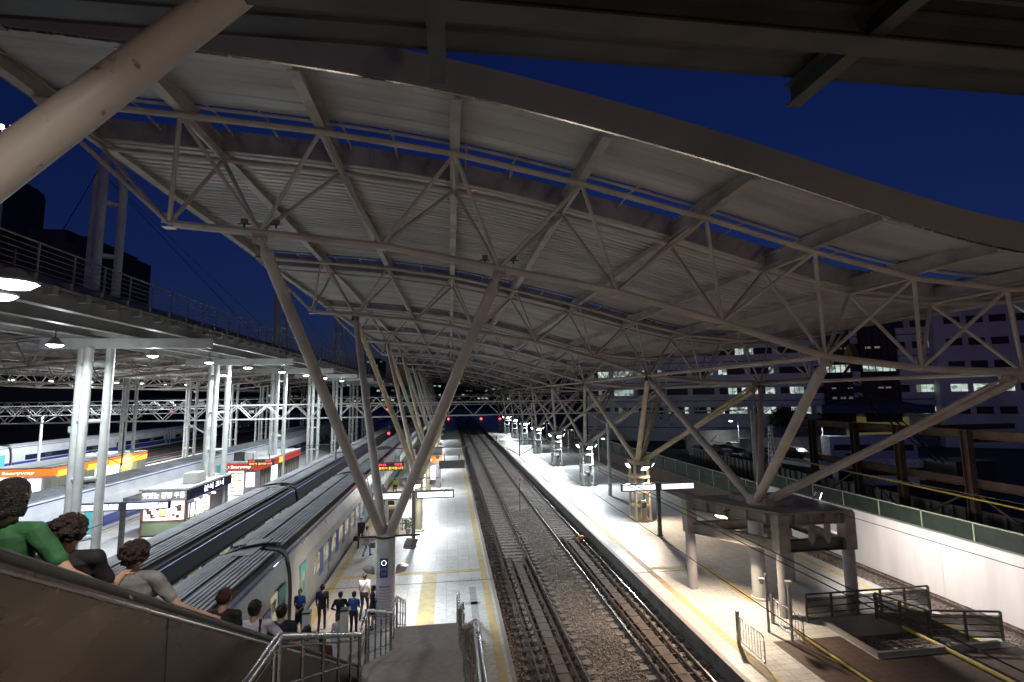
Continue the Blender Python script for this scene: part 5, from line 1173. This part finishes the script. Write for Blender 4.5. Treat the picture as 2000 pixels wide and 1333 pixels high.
# ------------------------------------------------------------------ people
def person(label, loc, yaw, pose=None, cols=None, hair='short', hcol='hairb', h=1.70, vox=.013, sleeve='short', skirt=None, female=False, bulk=1.0, grip=None, group=None):
    """local frame: faces +Y, right hand +X. joints are metres for a 1.7 m body."""
    J = dict(pel=(0, 0, .93), wai=(0, 0, 1.08), che=(0, .0, 1.29), nk=(0, -.01, 1.45), hd=(0, .02, 1.585), fwd=(0, 1, 0),
             sR=(.175, 0, 1.395), eR=(.215, -.02, 1.12), wR=(.215, .07, .88), sL=(-.175, 0, 1.395), eL=(-.215, -.02, 1.12), wL=(-.215, .07, .88),
             hR=(.09, 0, .90), kR=(.10, .03, .49), aR=(.10, -.01, .085), hL=(-.09, 0, .90), kL=(-.10, .03, .49), aL=(-.10, -.01, .085))
    if pose: J.update(pose)
    J = {k: Vector(v) for k, v in J.items()}; c = dict(top='whitec', bottom='trou', shoe='shoe', skin='skin'); c.update(cols or {})
    B = bulk * (.93 if female else 1.0)
    mats = [c['skin'], c['top'], c['bottom'], c['shoe'], 'eye', 'lip']; bm_ = MB(); prims = []
    def cap(p, q, r1, r2, m):
        p = Vector(p); q = Vector(q); n = 12; P, Q, a, b = bm_.frame(p, q) if (q - p).length > 1e-4 else (p, q, Vector((1, 0, 0)), Vector((0, 0, 1))); d = (Q - P).normalized() if (Q - P).length > 1e-4 else Vector((0, 1, 0))
        rings = []
        for t in (-.95, -.6, -.2): rings.append((P + d * r1 * t, r1 * math.sqrt(1 - t * t)))
        rings += [(P, r1), (Q, r2)]
        for t in (.2, .6, .95): rings.append((Q + d * r2 * t, r2 * math.sqrt(1 - t * t)))
        vs = [cc + a * (rr * math.cos(2 * math.pi * i / n)) + b * (rr * math.sin(2 * math.pi * i / n)) for cc, rr in rings for i in range(n)]
        fs = [(k * n + i, k * n + (i + 1) % n, (k + 1) * n + (i + 1) % n, (k + 1) * n + i) for k in range(len(rings) - 1) for i in range(n)]
        fs += [tuple(range(n - 1, -1, -1)), tuple(range((len(rings) - 1) * n, len(rings) * n))]; bm_.add(vs, fs); prims.append((p, q, (r1 + r2) / 2, m))
    def ell(ctr, rx, ry, rz, m, rot=None, reg=True):
        ctr = Vector(ctr); n = 16; vs = []; fs = []; rot = rot or Matrix.Identity(3)
        for k in range(1, 9):
            th = math.pi * k / 9
            for i in range(n): vs.append(ctr + rot @ Vector((rx * math.sin(th) * math.cos(2 * math.pi * i / n), ry * math.sin(th) * math.sin(2 * math.pi * i / n), rz * math.cos(th))))
        for k in range(7):
            for i in range(n): fs.append((k * n + i, (k + 1) * n + i, (k + 1) * n + (i + 1) % n, k * n + (i + 1) % n))
        fs += [tuple(range(n)), tuple(range(8 * n - 1, 7 * n - 1, -1))]; bm_.add(vs, fs)
        if reg: prims.append((ctr, ctr, min(rx, ry, rz), m))
    # torso as stacked ellipses from pelvis to shoulders (one lofted body)
    st_ = [(J['pel'] + Vector((0, 0, -.09)), .15 * B, .105 * B, 2), (J['pel'], .168 * B if not female else .172, .12 * B, 2), (J['wai'], .14 * B if not female else .125, .10 * B, 1), (J['wai'].lerp(J['che'], .5), .155 * B, .105 * B, 1), (J['che'], .175 * B, .118 * B, 1), (J['che'].lerp(J['nk'], .55), .165 * B, .10 * B, 1), (J['nk'] + Vector((0, 0, -.025)), .085 * B, .07 * B, 1)]
    n = 18; vs = []
    for ctr, rx, ry, m in st_: vs += [ctr + Vector((rx * math.cos(2 * math.pi * i / n), ry * math.sin(2 * math.pi * i / n), 0)) for i in range(n)]
    bm_.add(vs, [(k * n + i, k * n + (i + 1) % n, (k + 1) * n + (i + 1) % n, (k + 1) * n + i) for k in range(len(st_) - 1) for i in range(n)] + [tuple(range(n - 1, -1, -1)), tuple(range((len(st_) - 1) * n, len(st_) * n))])
    prims.append((J['pel'] + Vector((0, 0, -.05)), J['pel'] + Vector((0, 0, .02)), .13, 2)); prims.append((J['wai'] + Vector((0, 0, .03)), J['che'], .13, 1)); prims.append((J['sL'], J['sR'], .07, 1))
    cap(J['nk'] + Vector((0, 0, -.05)), J['hd'] + Vector((0, -.01, -.04)), .053, .05, 0)
    f = J['fwd'].normalized(); rt = f.cross(Vector((0, 0, 1))).normalized(); up = rt.cross(f).normalized(); Rm = Matrix((rt, f, up)).transposed()
    H = J['hd']; ell(H + up * .02, .076, .092, .10, 0, Rm); ell(H + f * .018 - up * .055, .058, .065, .058, 0, Rm)
    cap(H + f * .085 + up * .01, H + f * .104 - up * .025, .010, .014, 0)
    for s in (-1, 1):
        ell(H + rt * s * .078 - f * .005 - up * .005, .012, .02, .032, 0, Rm, False); ell(H + rt * s * .03 + f * .085 + up * .015, .011, .008, .007, 4, Rm)
    ell(H + f * .083 - up * .062, .02, .01, .006, 5, Rm)
    for S_ in 'RL':
        s, e, w = J['s' + S_], J['e' + S_], J['w' + S_]; sg = 1 if S_ == 'R' else -1
        mid = s.lerp(e, .68); rs = .058 * B if sleeve != 'none' else .048
        cap(J['nk'].lerp(s, .35) + Vector((0, 0, -.02)), s, .05, .056 * B, 1)
        cap(s, mid, rs, .050 * B, 1 if sleeve != 'none' else 0); cap(mid, e, .042 * B, .038 * B, 1 if sleeve == 'long' else 0)
        cap(e, w, .040 * B if sleeve == 'long' else .037, .027, 1 if sleeve == 'long' else 0)
        d = (w - e).normalized()
        if grip and S_ in grip: d = Vector(grip[S_]).normalized(); side = Vector((0, 0, -1))
        else: side = Vector((0, .3, -1)) if abs(d.z) < .7 else Vector((0, 1, 0))
        side = (side - d * side.dot(d)).normalized(); ax = d.cross(side).normalized()   # ax spreads the fingers, side is the curl direction
        pm = w + d * .045; Rh = Matrix((ax, d, side)).transposed(); ell(pm, .040, .052, .017, 0, Rh)
        for i, ln in enumerate((.068, .078, .073, .056)):
            b0 = w + d * .085 + ax * (-.029 + .0195 * i); k1 = b0 + d * ln * .45 + side * .008
            k2 = k1 + (d * .35 + side * .9 if (grip and S_ in grip) else d * .8 + side * .45).normalized() * ln * .5
            cap(b0 - d * .02, k1, .0095, .009, 0); cap(k1, k2, .009, .0075, 0)
        tb = w + d * .025 - ax * .034; cap(tb, tb + (d * .6 - ax * .6 + side * .3).normalized() * .045, .012, .010, 0); cap(tb + (d * .6 - ax * .6 + side * .3).normalized() * .045, tb + (d * .95 - ax * .45 + side * .5).normalized() * .075, .010, .008, 0)
        hp, kn, an = J['h' + S_], J['k' + S_], J['a' + S_]; bare = skirt is not None
        cap(hp, kn, .085 * B, .056, 0 if bare else 2); cap(kn, kn.lerp(an, .35), .052, .052 if not bare else .05, 0 if bare else 2); cap(kn.lerp(an, .35), an, .052 if not bare else .05, .036 if bare else .044, 0 if bare else 2)
        cap(an + Vector((0, -.035, -.035)), an + Vector((sg * .01, .13, -.05)), .042, .036, 3)
    if skirt:
        zt, zb_, rb = skirt; n = 20; vs = []
        for z, rx in ((zt, .15), ((zt + zb_) / 2, (.17 + rb) / 2), (zb_, rb)):
            cx = J['pel'].lerp((J['kR'] + J['kL']) / 2, max(0, (.93 - z) / .45)); vs += [Vector((cx.x + rx * math.cos(2 * math.pi * i / n), cx.y + rx * .78 * math.sin(2 * math.pi * i / n), z)) for i in range(n)]
        bm_.add(vs, [(k * n + (i + 1) % n, k * n + i, (k + 1) * n + i, (k + 1) * n + (i + 1) % n) for k in range(2) for i in range(n)] + [tuple(range(n)), tuple(range(3 * n - 1, 2 * n - 1, -1))])
        for zz in np.linspace(zb_, zt, 5): prims.append((Vector((-.06, 0, zz)), Vector((.06, 0, zz)), rb * .75, 2))
    def remesh(mb, vx, smooth):
        me = bpy.data.meshes.new('r'); me.from_pydata([tuple(p) for p in mb.v], [], mb.f); o = bpy.data.objects.new('r', me); COL.objects.link(o)
        r = o.modifiers.new('r', 'REMESH'); r.mode = 'VOXEL'; r.voxel_size = vx; r.use_smooth_shade = True
        s_ = o.modifiers.new('s', 'SMOOTH'); s_.iterations = smooth; s_.factor = .5
        out = bpy.data.meshes.new_from_object(o.evaluated_get(bpy.context.evaluated_depsgraph_get())); bpy.data.objects.remove(o); bpy.data.meshes.remove(me); return out
    root = thing('person', label, 'person', loc, group or 'people on the platforms'); root.rotation_euler = (0, 0, yaw); k_ = h / 1.70; root.scale = (k_, k_, k_)
    me = remesh(bm_, vox, 3 if vox > .01 else 2); me.name = 'body'
    for m_ in mats: me.materials.append(M[m_])
    N = len(me.polygons); C = np.empty(N * 3); me.polygons.foreach_get('center', C); C = C.reshape(-1, 3); best = np.full(N, 1e9); idx = np.zeros(N, int)
    for p, q, r, m_ in prims:
        p = np.array(p); q = np.array(q); dq = q - p; L2 = dq @ dq; t_ = np.clip(((C - p) @ dq) / L2, 0, 1) if L2 > 1e-9 else np.zeros(N)
        dd = np.linalg.norm(C - (p + t_[:, None] * dq), axis=1) - r
        if m_ in (4, 5): dd = dd - .002
        w_ = dd < best; best[w_] = dd[w_]; idx[w_] = m_
    if vox < .0125:
        cl = np.zeros(len(me.vertices), bool); nn = np.zeros(len(me.vertices)); tot = np.zeros(len(me.vertices))
        for p_, m_ in zip(me.polygons, idx):
            for v_ in p_.vertices: tot[v_] += 1; nn[v_] += m_ in (1, 2)
        nr = [v.normal.copy() for v in me.vertices]; off = Vector((loc[1] * 3.1, loc[0] * 7, 0))
        for i, v in enumerate(me.vertices):
            if nn[i] == tot[i] and tot[i]:
                c_ = v.co + off; f1 = 1 - abs(mnoise.noise(Vector((c_.x * 7 + c_.z * 5, c_.y * 6, c_.z * 7)))) * 2; f2 = mnoise.noise(Vector((c_.x * 3.5, c_.y * 3.5, c_.z * 14)))
                v.co += nr[i] * (.010 * (f1 - .55) + .007 * f2)
    me.polygons.foreach_set('material_index', idx.astype(np.int32)); b = bpy.data.objects.new('body', me); COL.objects.link(b); b.parent = root; me.polygons.foreach_set('use_smooth', [True] * N)
    # hair
    bm_ = MB(); rn = random.Random(len(label) * 7 + int(loc[0] * 10)); dn = {'short': 1, 'bob': 1, 'curly': 1, 'bun': 1, 'cap': 1}
    ell(H + up * .032 - f * .014, .085, .097, .094, 0, Rm, False)
    if hair == 'curly':
        ell(H + up * .035 - f * .02, .10, .105, .10, 0, Rm, False)
        for i in range(150):
            v = Vector((rn.gauss(0, 1), rn.gauss(0, 1), rn.gauss(0, 1))).normalized()
            if v.y > .55 and v.z < .5: continue
            if v.z < -.75: continue
            ell(H + up * .03 - f * .02 + Rm @ Vector((v.x * .10, v.y * .108, v.z * .10)), .021, .021, .019, 0, Rm, False)
    elif hair == 'bob':
        for i in range(60):
            a = math.pi * (1 + i / 59) + math.pi * 0; zz = rn.uniform(-.10, .06); ell(H - f * .012 + Rm @ Vector((.082 * math.cos(a), .09 * math.sin(a), zz)), .022, .022, .04, 0, Rm, False)
    elif hair == 'bun':
        ell(H - f * .02 + up * .02, .088, .09, .085, 0, Rm, False); ell(H - f * .07 + up * .10, .038, .038, .036, 0, Rm, False)
    else:
        ell(H - f * .03 - up * .01, .078, .07, .07, 0, Rm, False)
        for i in range(30):
            v = Vector((rn.gauss(0, 1), rn.gauss(0, 1) - .4, abs(rn.gauss(0, 1)))).normalized(); ell(H + up * .035 - f * .012 + Rm @ Vector((v.x * .08, v.y * .092, v.z * .09)), .018, .018, .014, 0, Rm, False)
    hm = remesh(bm_, min(vox, .009), 1); hm.name = 'hair'
    # keep the face free of hair
    HB = bmesh.new(); HB.from_mesh(hm); hd_ = [v for v in HB.verts if (v.co - H).dot(f) > .045 and (v.co - H).dot(up) < .055]; bmesh.ops.delete(HB, geom=hd_, context='VERTS'); HB.to_mesh(hm); HB.free()
    if vox < .0125:
        nr = [v.normal.copy() for v in hm.vertices]
        for i, v in enumerate(hm.vertices):
            d_ = v.co - H; az = math.atan2(d_.dot(rt), -d_.dot(f)); v.co += nr[i] * (.006 * mnoise.noise(Vector((az * 9, d_.length * 30, d_.z * 9))) + .003 * mnoise.noise(d_ * 110))
    hm.materials.append(M[hcol]); hm.polygons.foreach_set('use_smooth', [True] * len(hm.polygons)); ho = bpy.data.objects.new('hair', hm); COL.objects.link(ho); ho.parent = root
    return root
ESC = lambda y: EZ(y) - 1.0
XE = -2.62
def on_esc(y, **k): return dict(loc=(XE + k.get('dx', 0), y, EZ(y) - 1.0 - .02))
hold = dict(sR=(.18, .0, 1.385), eR=(.36, .10, 1.15), wR=(.50, .32, 1.06))
person('woman in a bright green t-shirt holding the escalator handrail at the far left', (-2.6, 3.32, EZ(3.32) - .98), R(-5), dict(eR=(.37, .02, 1.13), wR=(.56, .16, .96), hd=(0, .02, 1.60)), dict(top='green', bottom='trou'), 'bob', h=1.62, vox=.007, female=True, bulk=1.08, grip={'R': (.3, .9, -.35)}, group='people on the escalator')
person('woman with curly hair in black on the escalator, between green and grey shirts', (-2.62, 3.83, EZ(3.83) - 1.0), R(10), dict(eR=(.26, .08, 1.14), wR=(.24, .30, 1.16), eL=(-.25, .05, 1.13), wL=(-.12, .26, 1.12)), dict(top='blk'), 'curly', 'hairbr', h=1.60, vox=.007, female=True, bulk=1.1, group='people on the escalator')
person('woman with short curly hair in a grey t-shirt holding the escalator handrail', (-2.6, 4.55, EZ(4.55) - .97), R(0), dict(eR=(.36, .04, 1.13), wR=(.56, .20, .96)), dict(top='greyc'), 'curly', 'hairbr', h=1.60, vox=.007, female=True, bulk=1.14, grip={'R': (.25, .95, -.4)}, group='people on the escalator')
person('woman with a reddish hair bun in a black top on the escalator', (-2.6, 6.27, EZ(6.27) - 1.0), R(-5), dict(), dict(top='blk'), 'bun', 'hairred', h=1.60, vox=.009, female=True, group='people on the escalator')
person('man in a pale lilac shirt with a dark shoulder strap on the escalator', (-2.6, 7.23, EZ(7.23) - 1.05), R(0), dict(eR=(.36, .12, 1.13), wR=(.55, .36, 1.0)), dict(top='lilac'), 'short', h=1.68, vox=.009, grip={'R': (.2, .95, -.4)}, group='people on the escalator')
person('man in a dark navy striped shirt, lowest of the row on the escalator', (-2.6, 8.34, EZ(8.34) - .92), R(0), None, dict(top='navy'), 'short', h=1.68, vox=.010, group='people on the escalator')
person('person in grey with short black hair low on the escalator behind the railing', (-2.6, 9.8, EZ(9.8) - 1.0), R(0), None, dict(top='greyc'), 'short', h=1.62, vox=.012, group='people on the escalator')
person('person with bobbed black hair lowest on the escalator behind the stair railing', (-2.6, 10.9, EZ(10.9) - 1.0), R(0), None, dict(top='brn'), 'bob', h=1.62, vox=.012, group='people on the escalator')
wk = dict(kR=(.09, .16, .52), aR=(.09, .20, .09), kL=(-.09, .06, .50), aL=(-.09, -.24, .13), eR=(.215, -.08, 1.13), wR=(.22, -.06, .88), eL=(-.215, .05, 1.13), wL=(-.21, .2, .92))
ATT = person('woman conductor in blue vest and dark skirt facing the stairs by the silver train', (-5.75, 20.6, 0), R(172), dict(eR=(.21, -.01, 1.14), wR=(.06, .14, .98), eL=(-.21, -.01, 1.14), wL=(-.05, .14, .98)), dict(top='bluev', bottom='trou'), 'bun', h=1.66, female=True, skirt=(1.02, .52, .17), vox=.012)
person('man in a dark suit walking away along the yellow strip near the conductor', (-4.95, 20.7, 0), R(8), wk, dict(top='navy'), 'short', h=1.74, sleeve='long')
person('man in a black jacket with bent elbows, centre of the group below', (-4.1, 19.9, 0), R(0), dict(eR=(.30, -.02, 1.14), wR=(.2, .17, 1.0), eL=(-.30, -.02, 1.14), wL=(-.2, .17, 1.0)), dict(top='blk', bottom='trou'), 'short', h=1.72, sleeve='long')
person('person in a long pale grey dress standing closest to the escalator foot', (-3.8, 18.2, 0), R(5), dict(eR=(.24, .04, 1.15), wR=(.2, .2, 1.05)), dict(top='paleg', bottom='paleg'), 'short', h=1.60, female=True, skirt=(1.06, .12, .27))
person('person in a blue top and dark trousers beside the square post', (-3.62, 20.0, 0), R(-15), dict(eR=(.2, .05, 1.13), wR=(.14, .22, 1.05)), dict(top='bluev', bottom='trou'), 'short', h=1.66)
WM = person('man in a white shirt with a diagonal dark strap walking toward the column', (-3.5, 21.6, 0), R(-8), wk, dict(top='whitec', bottom='trou'), 'short', h=1.76, bulk=1.08)
person('woman in a dark coat leaning beside the round pillar, looking down', (-3.02, 20.6, 0), R(-75), dict(hd=(0, .06, 1.57), fwd=(0, 1, -.4), eR=(.2, .05, 1.13), wR=(.1, .25, 1.08), eL=(-.2, .05, 1.13), wL=(-.1, .25, 1.08)), dict(top='navy', bottom='blk'), 'bob', h=1.64, female=True, sleeve='long', skirt=(1.05, .62, .19))
person('person in white shirt and shorts walking with a brown bag beyond the pillar', (-4.72, 29.6, 0), R(-30), wk, dict(top='whitec', bottom='jean'), 'short', h=1.66)
person('man in a dark suit walking with a dark bag next to the silver train', (-5.35, 31.4, 0), R(170), wk, dict(top='navy'), 'short', h=1.72, sleeve='long')
person('person in a yellow-green vest standing far down the central platform', (-5.0, 46.6, 0), R(170), None, dict(top='yelv', bottom='trou'), 'short', h=1.72, vox=.018)
person('person in a grey shirt far down the central platform near the train', (-5.6, 43.0, 0), R(0), None, dict(top='greyc', bottom='trou'), 'short', h=1.70, vox=.018)
person('person in dark clothes behind the branching struts on the central platform', (-4.3, 37.5, 0), R(160), None, dict(top='blk', bottom='trou'), 'short', h=1.72, vox=.018, sleeve='long')
person('left one of two people in black by the white column on the left platform', (-15.75, 42.3, 0), R(60), None, dict(top='blk', bottom='trou'), 'short', h=1.70, vox=.018)
person('right one of two people in black by the white column on the left platform', (-15.1, 42.6, 0), R(-100), dict(eR=(.22, .1, 1.13), wR=(.15, .25, 1.0)), dict(top='blk', bottom='trou'), 'bob', h=1.66, vox=.018)
def bag(x, y, z, label, mt, w=.34, h_=.26):
    t = thing('handbag', label, 'bag', (x, y, z), 'bags carried by passengers'); q = MB(); q.yprism([(x - w / 2, z), (x + w / 2, z), (x + w * .42, z + h_), (x - w * .42, z + h_)], y - .07, y + .07); q.build('bag_body', mt, t)
    q = MB(); q.poly([(x - w * .25, y, z + h_), (x - w * .2, y, z + h_ + .14), (x + w * .2, y, z + h_ + .14), (x + w * .25, y, z + h_)], .012, 6); q.build('handle', mt, t)
bag(-4.42, 29.75, .42, 'brown bag carried by the walker in white beyond the pillar', 'brn'); bag(-5.62, 31.3, .42, 'black bag carried by the man in the dark suit by the train', 'blk')
# straps and vest details
q = MB(); X, Y, Z = -3.5, 21.6, 0
q.poly([(X - .18, Y - .05, 1.02), (X - .05, Y - .145, 1.24), (X + .10, Y - .10, 1.47)], .018, 6); tag(q.build('shoulder_strap', 'jean'), 'dark strap across the back of the man in the white shirt', 'strap')
X, Y, Z = -2.6, 7.23, EZ(7.23) - 1.05
q = MB(); q.poly([(X + .10, Y - .05, Z + 1.46), (X + .12, Y - .13, Z + 1.3), (X + .17, Y - .14, Z + 1.05), (X + .2, Y - .1, Z + .9)], .02, 6); tag(q.build('shoulder_strap', 'blk'), 'black strap over the right shoulder of the man in the lilac shirt', 'strap')
